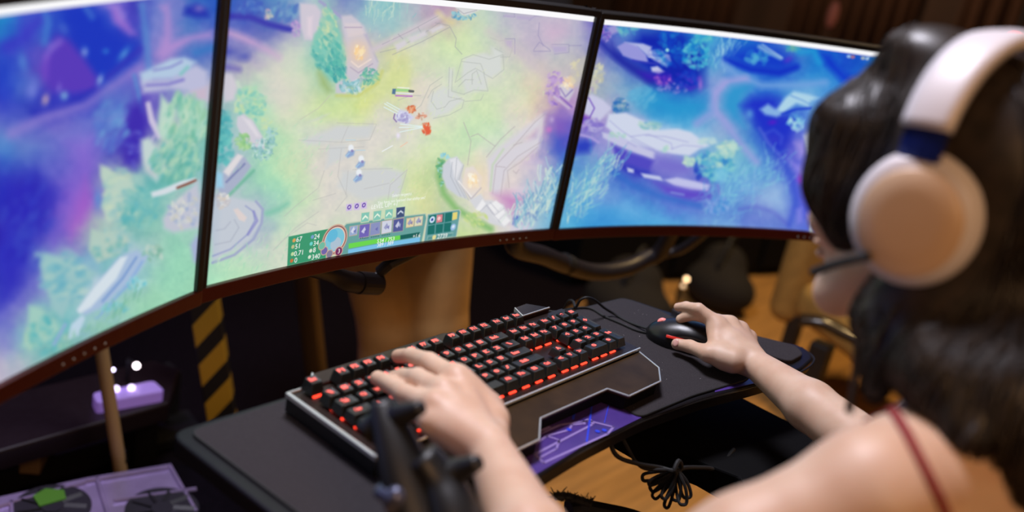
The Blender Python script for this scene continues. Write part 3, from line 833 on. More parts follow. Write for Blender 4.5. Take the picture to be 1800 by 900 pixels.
poly([(600, 28), (618, 26), (640, 45), (655, 90), (666, 110), (660, 135), (620, 150), (608, 130), (612, 90), (602, 50)], (200, 192, 212), .92, 2.5)
poly([(605, 40), (632, 40), (642, 60), (612, 66)], (215, 200, 212), .8, 2)
poly([(640, 60), (655, 90), (664, 108), (655, 85), (645, 60)], (160, 160, 205), .8, 3)
stroke([(618, 108), (630, 118), (652, 104)], 3, (235, 220, 225), .8, 1.5)
stroke([(616, 118), (630, 128), (655, 112)], 2, (165, 150, 190), .8, 1.5)
stroke([(606, 48), (636, 48)], 1.6, (160, 140, 180), .8, 1.5)
blob(631, 92, 22, 26, (250, 200, 150), .75, 0, .3)
leaves(631, 92, 9, 12, 24, [(255, 225, 170), (255, 205, 140), (255, 240, 215)], 5, .8, -70, 27)
poly([(590, 148), (600, 140), (612, 145), (608, 166), (590, 164)], (195, 195, 210), .9, 2)
leaves(618, 152, 22, 12, 60, [(150, 205, 220), (110, 185, 200), (200, 225, 235), (90, 170, 180)], 5, .8, None, 28)
leaves(650, 135, 16, 14, 50, [(80, 180, 160), (60, 160, 150), (130, 205, 160)], 5, .8, None, 29)
stroke([(592, 168), (630, 168), (664, 146), (672, 125)], 6, (200, 205, 100), .6, 5)
poly([(560, 120), (575, 138), (585, 160), (575, 165), (562, 150), (556, 130)], (150, 185, 110), .7, 5)
grass(640, 20, 700, 30, 50, 16, [(150, 205, 200), (120, 190, 200), (180, 215, 205)], -70, 30, 2, .6, 10, 30)
stroke([(655, 88), (690, 70), (740, 45), (775, 28)], 14, (205, 190, 205), .6, 6)
for a in ([(672, 78), (720, 55), (770, 28)], [(668, 92), (700, 84), (740, 62), (772, 40)], [(690, 96), (740, 74), (790, 48)], [(700, 60), (708, 68)], [(735, 48), (742, 60)], [(765, 40), (790, 45), (802, 68), (800, 82), (812, 95)]):
    stroke(a, 1.2, (150, 150, 165), .65, 1)
for q4 in ([(692, 78), (712, 68), (718, 78), (698, 92)], [(715, 66), (748, 52), (752, 62), (722, 77)], [(752, 52), (776, 42), (784, 48), (760, 60)]):
    poly(q4, (212, 205, 215), .55, 1.5)
stroke([(770, 22), (782, 34), (795, 40)], 10, (230, 210, 140), .5, 8)
leaves(815, 26, 22, 8, 60, [(100, 180, 205), (140, 200, 215), (80, 150, 195)], 4, .8, None, 31)
poly([(800, 12), (845, 17), (822, 27), (812, 26)], (215, 215, 220), .95, 1.5)
stroke([(805, 16), (815, 24), (838, 18)], 1.5, (165, 165, 180), .8, 1)
stroke([(395, 105), (455, 80), (520, 60)], 10, (150, 150, 205), .3, 10)
poly([(455, 95), (480, 80), (520, 62), (540, 90), (555, 140), (545, 170), (500, 200), (480, 180), (485, 130)], (215, 215, 200), .35, 14)
stroke([(528, 210), (560, 190), (580, 168)], 1.2, (190, 190, 170), .8, 1.2)
poly([(392, 128), (408, 130), (418, 150), (412, 175), (395, 180), (390, 150)], (205, 198, 215), .9, 3)
stroke([(418, 145), (424, 165), (416, 190)], 8, (195, 215, 200), .7, 4)
leaves(440, 185, 26, 35, 140, [(120, 205, 185), (160, 220, 180), (90, 190, 185), (190, 225, 180), (205, 225, 150)], 6, .6, None, 32)
leaves(395, 225, 12, 30, 70, [(60, 175, 185), (90, 190, 190), (40, 155, 170)], 7, .7, None, 33)
leaves(395, 265, 14, 24, 50, [(70, 185, 190), (50, 165, 175), (100, 200, 195)], 7, .7, None, 34)
poly([(417, 205), (428, 200), (445, 212), (462, 240), (466, 262), (450, 262), (425, 240), (416, 220)], (205, 200, 218), .95, 2)
poly([(425, 205), (440, 212), (458, 240), (450, 240)], (222, 215, 228), .8, 2)
leaves(428, 250, 14, 14, 50, [(150, 210, 130), (120, 195, 120), (170, 220, 150)], 5, .7, None, 35)
leaves(468, 215, 9, 12, 24, [(200, 225, 165), (185, 220, 180)], 5, .8, None, 36)
leaves(462, 262, 20, 20, 70, [(180, 220, 225), (130, 190, 200), (210, 235, 235), (90, 160, 170)], 4.5, .8, None, 37)
leaves(478, 240, 10, 18, 30, [(160, 210, 215), (120, 185, 190)], 4.5, .8, None, 38)
poly([(392, 302), (418, 270), (432, 278), (442, 292), (420, 322), (398, 345), (385, 335)], (160, 170, 205), .92, 2)
poly([(392, 302), (418, 270), (428, 274), (402, 310)], (222, 215, 222), .9, 2)
stroke([(398, 320), (430, 288)], 4, (110, 120, 180), .8, 2)
stroke([(402, 344), (446, 300)], 6, (90, 180, 150), .7, 4)
poly([(380, 300), (392, 305), (394, 330), (380, 330)], (150, 205, 235), .8, 3)
poly([(375, 350), (395, 345), (430, 350), (455, 355), (462, 372), (458, 395), (440, 420), (410, 440), (372, 462)], (190, 198, 215), .85, 3)
stroke([(374, 462), (412, 448), (446, 420), (460, 392), (462, 368), (450, 354)], 5, (150, 160, 205), .8, 2.5)
stroke([(374, 450), (405, 438), (435, 412), (448, 388), (446, 372), (432, 362)], 3, (140, 150, 205), .75, 2)
stroke([(446, 372), (452, 388), (436, 412)], 5, (120, 120, 205), .6, 3)
stroke([(378, 430), (405, 424), (420, 400), (412, 386)], 2, (165, 172, 195), .8, 2)
stroke([(380, 405), (395, 402), (405, 390)], 2, (165, 172, 195), .8, 2)
poly([(410, 368), (418, 366), (434, 382), (430, 390), (420, 386)], (222, 205, 205), .95, 1.5)
leaves(390, 352, 12, 14, 36, [(235, 230, 225), (215, 195, 180), (190, 185, 195)], 5, .8, None, 39)
stroke([(470, 375), (490, 368), (505, 358)], 11, (110, 195, 170), .55, 6)
grass(380, 480, 500, 430, 70, 10, [(190, 232, 190), (150, 220, 180)], -60, 25, 2, .4, 16, 40)
# pale stone paving and cracks in the lane
SL = (205, 208, 212)
for q4 in ([(525, 245), (580, 225), (590, 218), (660, 222), (652, 240), (600, 250), (540, 258)], [(540, 215), (560, 205), (582, 198), (560, 212)],
           [(595, 222), (655, 218), (650, 245), (612, 240)], [(575, 255), (615, 250), (605, 280), (570, 300)], [(600, 300), (680, 292), (712, 300), (700, 345), (640, 355), (590, 330)],
           [(682, 330), (716, 296), (706, 340), (690, 352)]):
    poly(q4, SL, .4, 2)
for a in ([(525, 246), (600, 250), (650, 246), (662, 218), (592, 216)], [(600, 250), (612, 222)], [(570, 300), (560, 330), (520, 362), (500, 380)], [(600, 262), (594, 310), (610, 345), (590, 370)],
          [(612, 300), (608, 342)], [(682, 350), (686, 325), (716, 298), (700, 350)], [(640, 332), (684, 322)], [(590, 340), (550, 352)], [(480, 440), (520, 400), (560, 372)], [(620, 298), (690, 296)],
          [(500, 420), (540, 392), (556, 396)], [(560, 262), (640, 258)]):
    stroke(a, 1.1, (178, 176, 178), .6, 1)
# carved paving between the top and the middle
for q4 in ([(815, 100), (850, 92), (880, 100), (885, 125), (865, 138), (850, 135), (845, 118), (815, 118)], [(812, 105), (838, 108), (856, 118), (858, 160), (818, 165), (810, 140)],
           [(788, 120), (800, 118), (792, 165), (815, 172), (815, 178), (786, 176)], [(755, 165), (780, 150), (800, 160), (815, 178), (790, 200), (760, 210), (750, 190)], [(862, 80), (885, 90), (880, 122), (868, 118)]):
    poly(q4, (212, 216, 214), .5, 2)
for a in ([(812, 104), (832, 96), (860, 104), (884, 96), (886, 122), (866, 138), (852, 130), (845, 112), (812, 108)], [(812, 104), (800, 145), (822, 128), (836, 120), (850, 128), (858, 160), (834, 158), (816, 165)],
          [(790, 118), (788, 170), (816, 176), (812, 190), (790, 202), (762, 208)], [(796, 120), (794, 160), (816, 166)], [(762, 160), (758, 178), (768, 192), (782, 188), (790, 178), (812, 172)], [(752, 172), (760, 158), (776, 148)],
          [(830, 148), (830, 130), (838, 124), (846, 148)], [(806, 152), (818, 140), (832, 140)], [(870, 85), (884, 92)], [(880, 100), (896, 100), (902, 80), (900, 68), (878, 72), (862, 66)], [(722, 200), (740, 185), (756, 150), (778, 135)],
          [(818, 178), (845, 176), (850, 166)], [(700, 176), (722, 168), (740, 168)]):
    stroke(a, 1.2, (172, 178, 174), .7, 1)
for a in ([(888, 68), (905, 68), (905, 95)], [(938, 88), (948, 74), (965, 86), (968, 90), (938, 90)], [(885, 28), (905, 30), (904, 24)], [(930, 36), (940, 28), (960, 28)], [(948, 40), (946, 62), (955, 80)], [(970, 78), (1000, 78), (1000, 92), (975, 95)], [(1000, 80), (1022, 80)]):
    stroke(a, 1.2, (140, 130, 185), .7, 1)
for q4 in ([(886, 70), (902, 70), (900, 85), (890, 80)], [(968, 80), (998, 80), (998, 92), (974, 94)], [(888, 24), (905, 26), (902, 32), (884, 30)], [(905, 26), (945, 29), (930, 36), (908, 34)]):
    poly(q4, (180, 165, 208), .6, 1.5)
poly([(955, 40), (1000, 40), (1005, 60), (970, 80), (955, 65)], (212, 170, 208), .4, 9)
stroke([(845, 45), (880, 75), (920, 115), (950, 150), (955, 185)], 12, (235, 225, 185), .15, 12)
stroke([(860, 55), (900, 80), (940, 115), (965, 140)], 16, (205, 185, 200), .35, 12)
grass(690, 120, 960, 240, 260, 6, [(205, 232, 180), (222, 232, 190), (190, 225, 170)], -60, 30, 1.4, .35, 45, 41)
grass(620, 170, 780, 260, 120, 6, [(205, 232, 160), (222, 232, 170)], -60, 30, 1.4, .35, 30, 42)
grass(700, 300, 780, 380, 120, 6, [(205, 230, 160), (190, 222, 150), (228, 228, 180)], -60, 30, 1.4, .4, 22, 43)
grass(450, 300, 560, 260, 120, 7, [(150, 222, 175), (190, 232, 185)], -50, 30, 1.6, .35, 30, 44)
# lower right: rock, lantern, cliff, swirl
for q4 in ([(855, 280), (870, 262), (905, 235), (950, 200), (962, 196), (950, 225), (905, 255), (880, 275), (870, 310), (872, 335), (860, 330)], [(858, 325), (862, 290), (875, 270), (912, 250), (940, 240), (950, 210), (958, 205), (950, 262), (900, 290), (888, 320), (880, 345), (865, 345)]):
    poly(q4, (215, 208, 222), .5, 2.5)
for a in ([(866, 340), (872, 290), (905, 255), (940, 215), (958, 200)], [(880, 345), (886, 300), (910, 275), (950, 250)], [(895, 330), (892, 300), (915, 285), (945, 258)], [(855, 276), (880, 245), (905, 222)], [(903, 255), (918, 250)], [(902, 300), (908, 305), (912, 298)], [(872, 292), (888, 294)], [(815, 215), (828, 248), (822, 290)], [(828, 240), (840, 235), (870, 257)]):
    stroke(a, 1.3, (175, 160, 170), .7, 1)
stroke([(862, 335), (866, 290), (885, 262)], 4, (185, 215, 170), .6, 3)
poly([(865, 340), (900, 335), (925, 345), (905, 378), (890, 372)], (200, 130, 195), .6, 7)
poly([(900, 330), (925, 325), (930, 345), (900, 345)], (222, 200, 225), .5, 6)
poly([(960, 200), (985, 190), (1005, 215), (998, 262), (975, 262), (962, 240)], (120, 80, 195), .55, 8)
poly([(968, 232), (998, 240), (990, 280), (965, 270)], (50, 80, 200), .6, 8)
leaves(975, 155, 16, 30, 70, [(165, 120, 210), (190, 150, 220), (130, 90, 200)], 5, .7, None, 45)
poly([(982, 150), (996, 142), (1010, 160), (1000, 178), (985, 168)], (205, 195, 215), .9, 2)
stroke([(985, 155), (994, 170), (1006, 158)], 3, (150, 130, 195), .8, 1.5)
leaves(1000, 145, 10, 10, 26, [(255, 225, 180), (245, 205, 165), (255, 240, 215)], 5, .8, None, 46)
stroke([(975, 170), (1000, 190)], 5, (205, 185, 215), .7, 3)
stroke([(985, 170), (1005, 188)], 3, (130, 90, 190), .8, 2)
poly([(1012, 110), (1030, 100), (1028, 130), (1012, 150), (1000, 140)], (212, 200, 180), .6, 5)
leaves(1015, 120, 10, 18, 30, [(225, 212, 175), (200, 190, 190)], 5, .7, None, 47)
blob(970, 210, 5, 6, (180, 150, 215), .9, 0, .5)
blob(965, 228, 6, 6, (215, 100, 200), .7, 0, .5)
# rock with the lantern, dark rim and flowers at its left
stroke([(775, 285), (772, 310), (780, 340), (800, 365), (830, 385), (862, 402)], 13, (130, 190, 110), .8, 7)
leaves(775, 300, 6, 26, 30, [(60, 160, 110), (150, 215, 225), (90, 180, 120)], 4, .8, None, 48)
leaves(781, 274, 8, 5, 16, [(120, 200, 225), (150, 215, 230)], 3.5, .9, None, 49)
poly([(778, 290), (790, 278), (803, 275), (815, 290), (812, 310), (822, 350), (805, 345), (785, 330), (777, 310)], (200, 205, 220), .95, 2)
poly([(790, 280), (803, 276), (813, 290), (800, 320), (796, 300)], (225, 225, 235), .8, 1.5)
for a in ([(795, 285), (792, 310), (810, 345)], [(803, 278), (800, 315), (818, 348)], [(815, 290), (806, 318), (824, 352)]):
    stroke(a, 1.3, (165, 170, 185), .7, 1)
poly([(818, 295), (832, 292), (848, 312), (845, 335), (828, 352), (812, 325)], (225, 218, 222), .9, 2)
stroke([(812, 325), (828, 350), (846, 330)], 2, (170, 165, 185), .8, 1.2)
stroke([(806, 318), (828, 345)], 2.5, (240, 238, 245), .8, 1.2)
blob(832, 318, 20, 22, (255, 215, 170), .7, 0, .3)
leaves(832, 317, 9, 11, 26, [(255, 230, 190), (255, 215, 160), (255, 248, 230)], 5, .8, None, 50)
poly([(825, 352), (845, 340), (852, 352), (865, 352), (885, 360), (898, 385), (888, 400), (860, 392), (838, 370)], (212, 212, 222), .92, 2)
for q4 in ([(856, 362), (872, 352), (884, 362), (868, 376)], [(878, 388), (888, 378), (898, 388), (886, 398)], [(836, 368), (848, 350), (854, 358), (842, 376)], [(866, 378), (884, 364), (888, 374), (874, 388)]):
    poly(q4, (238, 236, 242), .9, 1.2)
for a in ([(840, 375), (856, 360), (870, 378), (886, 366)], [(856, 362), (868, 378), (880, 392)], [(862, 356), (876, 372)]):
    stroke(a, 1.2, (165, 165, 185), .7, 1)
leaves(835, 385, 22, 12, 40, [(200, 222, 110), (170, 210, 120), (215, 225, 150)], 5, .6, 40, 51)
poly([(900, 394), (930, 396), (935, 404), (898, 405)], (212, 200, 225), .7, 3)
leaves(905, 385, 8, 8, 12, [(70, 100, 200), (100, 130, 205)], 5, .7, None, 52)
grass(905, 395, 985, 320, 170, 26, [(160, 205, 220), (190, 218, 225), (120, 180, 210), (205, 225, 215), (100, 160, 205)], -80, 40, 2.2, .7, 12, 53)
leaves(942, 372, 22, 18, 30, [(90, 130, 200), (130, 180, 210), (160, 205, 215)], 5, .5, None, 54)
# small units, an effect and the name bar
for (x, y) in ((616, 265), (634, 284), (630, 308)):
    poly([(x - 9, y + 8), (x - 2, y - 2), (x + 8, y), (x + 6, y + 8), (x - 5, y + 13)], (130, 160, 215), .85, 1.5)
    blob(x + 1, y - 5, 5, 6, (235, 240, 250), .95, 0, .9)
    blob(x + 3, y, 2.5, 2.5, (120, 110, 180), .8, 0, 1)
    stroke([(x - 8, y + 10), (x - 2, y + 4)], 1.5, (150, 205, 240), .8, 1)
stroke([(608, 246), (625, 246)], 1.4, (170, 210, 235), .9, .8)
stroke([(626, 264), (642, 264)], 1.4, (170, 210, 235), .9, .8)
stroke([(672, 266), (690, 256)], 1.6, (240, 245, 255), .9, 1)
stroke([(704, 258), (716, 250)], 1.6, (250, 190, 160), .8, 1)
poly([(694, 205), (702, 192), (718, 196), (728, 206), (718, 218), (698, 214)], (205, 205, 240), .9, 2)
leaves(708, 206, 13, 10, 30, [(230, 232, 250), (190, 185, 230), (150, 140, 205)], 4, .8, None, 55)
stroke([(694, 200), (692, 208), (697, 214)], 2.2, (130, 100, 175), .9, 1)
for a in ([(676, 182), (700, 196)], [(680, 180), (702, 192)], [(675, 188), (698, 200)], [(702, 224), (742, 223)], [(703, 232), (742, 224)], [(704, 218), (742, 222)]):
    stroke(a, 1.6, (222, 245, 250), .9, 1)
leaves(722, 193, 9, 7, 26, [(235, 130, 80), (240, 170, 130), (215, 100, 60)], 3.5, .9, None, 56)
leaves(740, 204, 9, 7, 24, [(215, 130, 100), (190, 120, 90), (235, 165, 140)], 3.5, .85, None, 57)
leaves(750, 226, 7, 10, 30, [(235, 100, 55), (220, 80, 45), (245, 150, 110)], 3.5, .9, None, 58)
poly([(746, 222), (757, 222), (756, 236), (748, 238)], (228, 82, 50), .85, 1.5)
blob(700, 238, 4, 6, (235, 225, 255), .9, 0, .5)
stroke([(696, 158), (718, 159)], 4.5, (150, 215, 130), .95, .8)
stroke([(720, 160), (726, 160.5)], 4.5, (80, 85, 90), .95, .8)
stroke([(696, 163), (725, 165)], 2, (220, 225, 245), .9, .8)
stroke([(696, 168), (724, 169)], 3, (185, 110, 200), .9, .8)
poly([(690, 156), (696, 156), (695, 166), (689, 165)], (60, 105, 150), .95, .8)
stroke([(699, 153.5), (719, 155)], 2, (240, 245, 240), .75, 1.2)

# ---- right screen
poly([(1125, 50), (1200, 55), (1238, 78), (1242, 110), (1240, 150), (1215, 168), (1150, 140), (1120, 122), (1085, 100), (1100, 80)], (12, 45, 180), .6, 8)
poly([(1075, 75), (1100, 108), (1150, 130), (1190, 160), (1160, 160), (1110, 130), (1075, 100)], (25, 35, 165), .55, 6)
leaves(1062, 58, 14, 16, 60, [(150, 110, 205), (190, 170, 220), (110, 80, 190), (170, 150, 215)], 4, .7, None, 60)
poly([(1065, 48), (1082, 42), (1092, 55), (1075, 62)], (170, 160, 215), .7, 2)
stroke([(1050, 68), (1070, 88), (1095, 108), (1120, 124), (1150, 148)], 13, (35, 50, 170), .7, 10)
leaves(1105, 52, 18, 10, 30, [(110, 185, 205), (80, 160, 205), (130, 200, 205)], 6, .6, None, 61)
poly([(1085, 82), (1098, 74), (1118, 78), (1136, 96), (1140, 110), (1120, 108), (1095, 98)], (165, 160, 222), .95, 2)
poly([(1098, 74), (1130, 76), (1146, 82), (1140, 100), (1120, 82)], (190, 190, 230), .9, 2)
poly([(1140, 88), (1160, 86), (1178, 98), (1180, 108), (1172, 118), (1150, 106), (1138, 98)], (175, 175, 225), .95, 2)
for a in ([(1142, 92), (1160, 94), (1172, 104)], [(1140, 100), (1160, 102), (1168, 112)]):
    stroke(a, 1.6, (215, 220, 240), .8, 1.2)
stroke([(1112, 106), (1135, 110), (1155, 112)], 4, (60, 70, 190), .8, 2)
poly([(1144, 118), (1156, 116), (1168, 126), (1158, 130), (1146, 126)], (205, 200, 232), .95, 2)
poly([(1120, 125), (1150, 128), (1175, 126), (1185, 145), (1160, 148), (1135, 140)], (70, 40, 190), .7, 5)
leaves(1165, 140, 14, 10, 24, [(170, 90, 205), (110, 60, 200), (210, 130, 210)], 5, .6, None, 62)
leaves(1185, 155, 30, 10, 40, [(150, 120, 215), (190, 150, 220), (120, 130, 210)], 4, .7, None, 63)
leaves(1180, 85, 30, 30, 80, [(10, 80, 200), (20, 110, 205), (5, 60, 190), (40, 150, 210)], 8, .5, None, 64)
leaves(1222, 95, 22, 28, 110, [(40, 160, 210), (90, 195, 215), (20, 120, 205), (150, 215, 220)], 6, .6, None, 65)
leaves(1212, 140, 22, 16, 50, [(15, 60, 195), (30, 80, 200), (90, 60, 200)], 7, .6, None, 66)
blob(1173, 88, 3, 3, (170, 230, 235), .95, 0, 1)
leaves(1235, 65, 18, 8, 30, [(110, 200, 210), (70, 180, 210)], 6, .6, None, 67)
grass(1255, 115, 1290, 80, 70, 22, [(130, 190, 220), (170, 210, 230), (80, 140, 215)], -75, 25, 1.4, .7, 8, 68)
poly([(1290, 85), (1330, 75), (1370, 85), (1400, 100), (1405, 115), (1380, 130), (1340, 125), (1300, 118), (1272, 100)], (15, 70, 205), .6, 8)
leaves(1330, 100, 26, 10, 30, [(60, 160, 215), (110, 190, 220), (30, 110, 205)], 8, .6, None, 69)
stroke([(1335, 82), (1352, 92), (1372, 102)], 8, (130, 170, 222), .8, 4)
stroke([(1340, 78), (1375, 102)], 3, (180, 205, 235), .7, 2)
leaves(1392, 84, 14, 6, 20, [(110, 190, 180), (70, 160, 200)], 6, .7, None, 70)
stroke([(1275, 105), (1320, 122), (1370, 128), (1400, 118)], 12, (10, 55, 200), .7, 7)
blob(1385, 105, 10, 6, (120, 60, 205), .6, -30, .5)
poly([(1440, 90), (1460, 95), (1480, 120), (1500, 140), (1480, 145), (1450, 115)], (10, 60, 205), .7, 6)
stroke([(1405, 92), (1430, 90), (1440, 110)], 12, (40, 170, 220), .5, 8)
# light sandy path, forked
stroke([(1270, 112), (1300, 135), (1340, 150), (1400, 150), (1450, 145)], 14, (130, 170, 225), .7, 10)
stroke([(1310, 140), (1275, 145), (1256, 165), (1252, 195), (1225, 215)], 16, (175, 170, 225), .7, 10)
stroke([(1252, 190), (1275, 215), (1300, 250), (1330, 285)], 14, (170, 170, 225), .65, 10)
blob(1231, 148, 5, 14, (200, 130, 220), .7, 0, .5)
poly([(1270, 165), (1285, 148), (1310, 145), (1325, 152), (1310, 170), (1302, 200), (1310, 225), (1285, 210), (1268, 190)], (60, 160, 212), .7, 7)
poly([(1110, 170), (1150, 152), (1195, 168), (1245, 165), (1248, 195), (1225, 210), (1190, 218), (1140, 200)], (45, 160, 212), .55, 12)
leaves(1130, 170, 24, 18, 30, [(130, 195, 222), (110, 180, 218)], 9, .4, -40, 71)
poly([(1300, 185), (1320, 168), (1350, 165), (1370, 172), (1372, 200), (1400, 215), (1390, 240), (1375, 275), (1360, 268), (1330, 225)], (35, 60, 205), .65, 7)
poly([(1380, 172), (1395, 160), (1420, 165), (1440, 172), (1425, 178), (1422, 188), (1400, 182), (1375, 200), (1362, 196)], (185, 215, 235), .92, 3)
stroke([(1390, 168), (1410, 176), (1425, 184)], 2, (90, 140, 215), .7, 2)
poly([(1335, 192), (1350, 182), (1362, 190), (1380, 200), (1365, 206), (1345, 202)], (150, 185, 230), .85, 3)
blob(1318, 200, 8, 10, (120, 180, 225), .7, 0, .4)
blob(1358, 215, 9, 5, (120, 30, 205), .7, -10, .5)
stroke([(1375, 200), (1400, 192), (1425, 190)], 5, (20, 60, 205), .7, 3)
leaves(1400, 215, 14, 14, 40, [(160, 215, 230), (110, 180, 225), (190, 225, 235)], 5, .7, None, 72)
blob(1362, 245, 16, 12, (70, 70, 205), .6, 20, .5)
stroke([(1345, 235), (1360, 228), (1375, 240), (1372, 252)], 6, (90, 110, 220), .4, 5)
poly([(1412, 238), (1436, 226), (1440, 270), (1420, 272)], (210, 210, 235), .85, 3)
poly([(1395, 250), (1412, 245), (1420, 270), (1405, 280)], (165, 150, 225), .7, 4)
stroke([(1335, 225), (1350, 250), (1375, 278)], 5, (130, 140, 225), .4, 4)
# the big fallen column
poly([(1022, 178), (1040, 165), (1060, 175), (1076, 190), (1055, 212), (1035, 205), (1022, 195)], (212, 205, 230), .9, 2.5)
stroke([(1035, 172), (1045, 190), (1036, 208)], 2.5, (130, 90, 195), .8, 1.5)
poly([(1020, 200), (1035, 205), (1030, 225), (1018, 218)], (130, 70, 195), .8, 4)
leaves(1052, 130, 8, 18, 50, [(225, 215, 185), (190, 190, 195), (205, 195, 175)], 5, .75, None, 73)
leaves(1042, 150, 12, 12, 30, [(215, 205, 185), (190, 175, 200)], 5, .7, None, 74)
leaves(1090, 190, 14, 18, 60, [(110, 160, 190), (60, 130, 190), (190, 195, 205), (40, 110, 190)], 5, .7, None, 75)
poly([(1070, 200), (1100, 198), (1130, 212), (1160, 228), (1190, 226), (1215, 232), (1235, 248), (1248, 256), (1230, 262), (1212, 274), (1180, 270), (1150, 262), (1120, 255), (1085, 240), (1065, 222)], (218, 217, 236), .95, 2.5)
poly([(1058, 232), (1090, 240), (1120, 255), (1152, 268), (1150, 280), (1120, 270), (1085, 255), (1060, 242)], (208, 202, 230), .95, 2)
for a in ([(1072, 212), (1090, 228), (1112, 242), (1150, 262)], [(1108, 240), (1140, 236), (1180, 252), (1182, 262)], [(1110, 246), (1140, 260), (1156, 268)], [(1180, 262), (1200, 255), (1235, 258)], [(1135, 238), (1170, 240), (1210, 250)], [(1100, 256), (1104, 250), (1118, 258)]):
    stroke(a, 1.8, (165, 160, 212), .5, 1.6)
leaves(1145, 220, 22, 7, 40, [(150, 200, 205), (185, 215, 205), (130, 185, 210)], 5, .7, 15, 76)
leaves(1085, 238, 14, 6, 20, [(170, 210, 205), (195, 220, 205)], 4, .7, 20, 77)
leaves(1168, 262, 8, 6, 14, [(205, 225, 205), (180, 215, 215)], 4, .7, None, 78)
poly([(1075, 252), (1110, 268), (1152, 282), (1142, 300), (1105, 292), (1082, 278)], (95, 85, 200), .8, 3)
poly([(1152, 270), (1200, 278), (1222, 290), (1215, 312), (1175, 310), (1145, 298)], (135, 125, 210), .6, 6)
poly([(1085, 282), (1140, 300), (1145, 312), (1120, 310), (1092, 298)], (60, 65, 190), .7, 4)
poly([(1102, 294), (1114, 298), (1114, 304), (1104, 302)], (205, 205, 235), .95, 1.5)
poly([(1126, 304), (1160, 310), (1166, 318), (1132, 312)], (205, 205, 235), .95, 1.5)
poly([(1168, 316), (1190, 312), (1220, 318), (1248, 325), (1244, 336), (1215, 334), (1185, 326)], (205, 200, 235), .95, 2)
poly([(1150, 320), (1200, 330), (1250, 338), (1250, 350), (1205, 352), (1170, 340)], (110, 85, 205), .7, 5)
stroke([(1075, 300), (1110, 325), (1160, 345), (1230, 362)], 12, (60, 120, 205), .55, 8)
stroke([(1180, 338), (1202, 342)], 3.5, (140, 150, 220), .8, 2)
leaves(1255, 290, 34, 26, 180, [(90, 175, 205), (150, 210, 215), (60, 140, 205), (190, 225, 215), (120, 195, 215)], 7, .7, None, 79)
leaves(1280, 262, 20, 14, 60, [(190, 222, 215), (150, 205, 210), (205, 228, 205)], 7, .7, None, 80)
leaves(1212, 284, 10, 7, 26, [(205, 228, 205), (180, 215, 210)], 5, .8, None, 81)
leaves(1243, 248, 16, 6, 24, [(205, 220, 220), (190, 215, 225)], 5, .8, 15, 82)
blob(1268, 308, 14, 14, (145, 205, 228), .8, 0, .7)
leaves(1228, 300, 8, 12, 20, [(50, 80, 195), (70, 110, 205)], 6, .7, None, 83)
stroke([(1262, 325), (1266, 345)], 3, (140, 130, 215), .7, 2)
grass(1245, 372, 1365, 300, 260, 16, [(130, 185, 225), (160, 200, 230), (110, 160, 220), (150, 215, 225)], -50, 50, 1.5, .55, 18, 84)
leaves(1262, 360, 22, 16, 60, [(130, 160, 225), (80, 150, 215), (160, 180, 230)], 4.5, .7, None, 85)
stroke([(1300, 368), (1330, 362), (1360, 372), (1385, 395)], 7, (100, 100, 205), .35, 6)
poly([(1335, 345), (1360, 320), (1380, 330), (1385, 360), (1380, 380), (1355, 365), (1325, 358)], (170, 195, 230), .5, 8)
stroke([(1375, 285), (1395, 320), (1398, 360), (1388, 395)], 9, (60, 90, 210), .5, 8)
poly([(1385, 280), (1410, 290), (1420, 305), (1410, 315), (1395, 300)], (150, 140, 228), .7, 4)
blob(1408, 316, 8, 10, (190, 80, 220), .75, -30, .5)
blob(1420, 333, 6, 7, (160, 60, 220), .7, -30, .5)
poly([(1400, 368), (1410, 362), (1412, 390), (1400, 395)], (140, 140, 228), .7, 3)
grass(1000, 375, 1075, 280, 230, 20, [(150, 205, 215), (180, 218, 220), (110, 180, 215), (205, 228, 220), (130, 170, 215)], -60, 30, 2.0, .6, 12, 86)
poly([(1008, 250), (1030, 242), (1045, 252), (1036, 270), (1012, 272)], (50, 75, 195), .7, 5)
stroke([(1018, 236), (1040, 242), (1052, 250)], 5, (190, 170, 225), .7, 3)
leaves(1040, 220, 18, 10, 36, [(170, 150, 215), (120, 100, 200), (200, 190, 225)], 6, .6, None, 87)
poly([(1020, 400), (1060, 360), (1090, 375), (1130, 390), (1100, 405)], (65, 150, 215), .4, 10)
stroke([(1424, 408), (1432, 370), (1438, 345)], 2, (240, 245, 245), .9, 1)
poly([(1404, 406), (1424, 406), (1430, 395), (1432, 414), (1404, 414)], (225, 240, 240), .9, 1.5)
for (x, y, c) in ((1492, 99, (215, 235, 250)), (1499, 100, (240, 140, 120)), (1517, 102, (240, 225, 190)), (1525, 103, (240, 240, 240)), (1548, 106, (230, 235, 190)), (1548, 115, (235, 225, 210))):
    blob(x, y, 3.5, 2.5, c, .85, 0, .9)
CV = np.clip(CV, 0, 255)


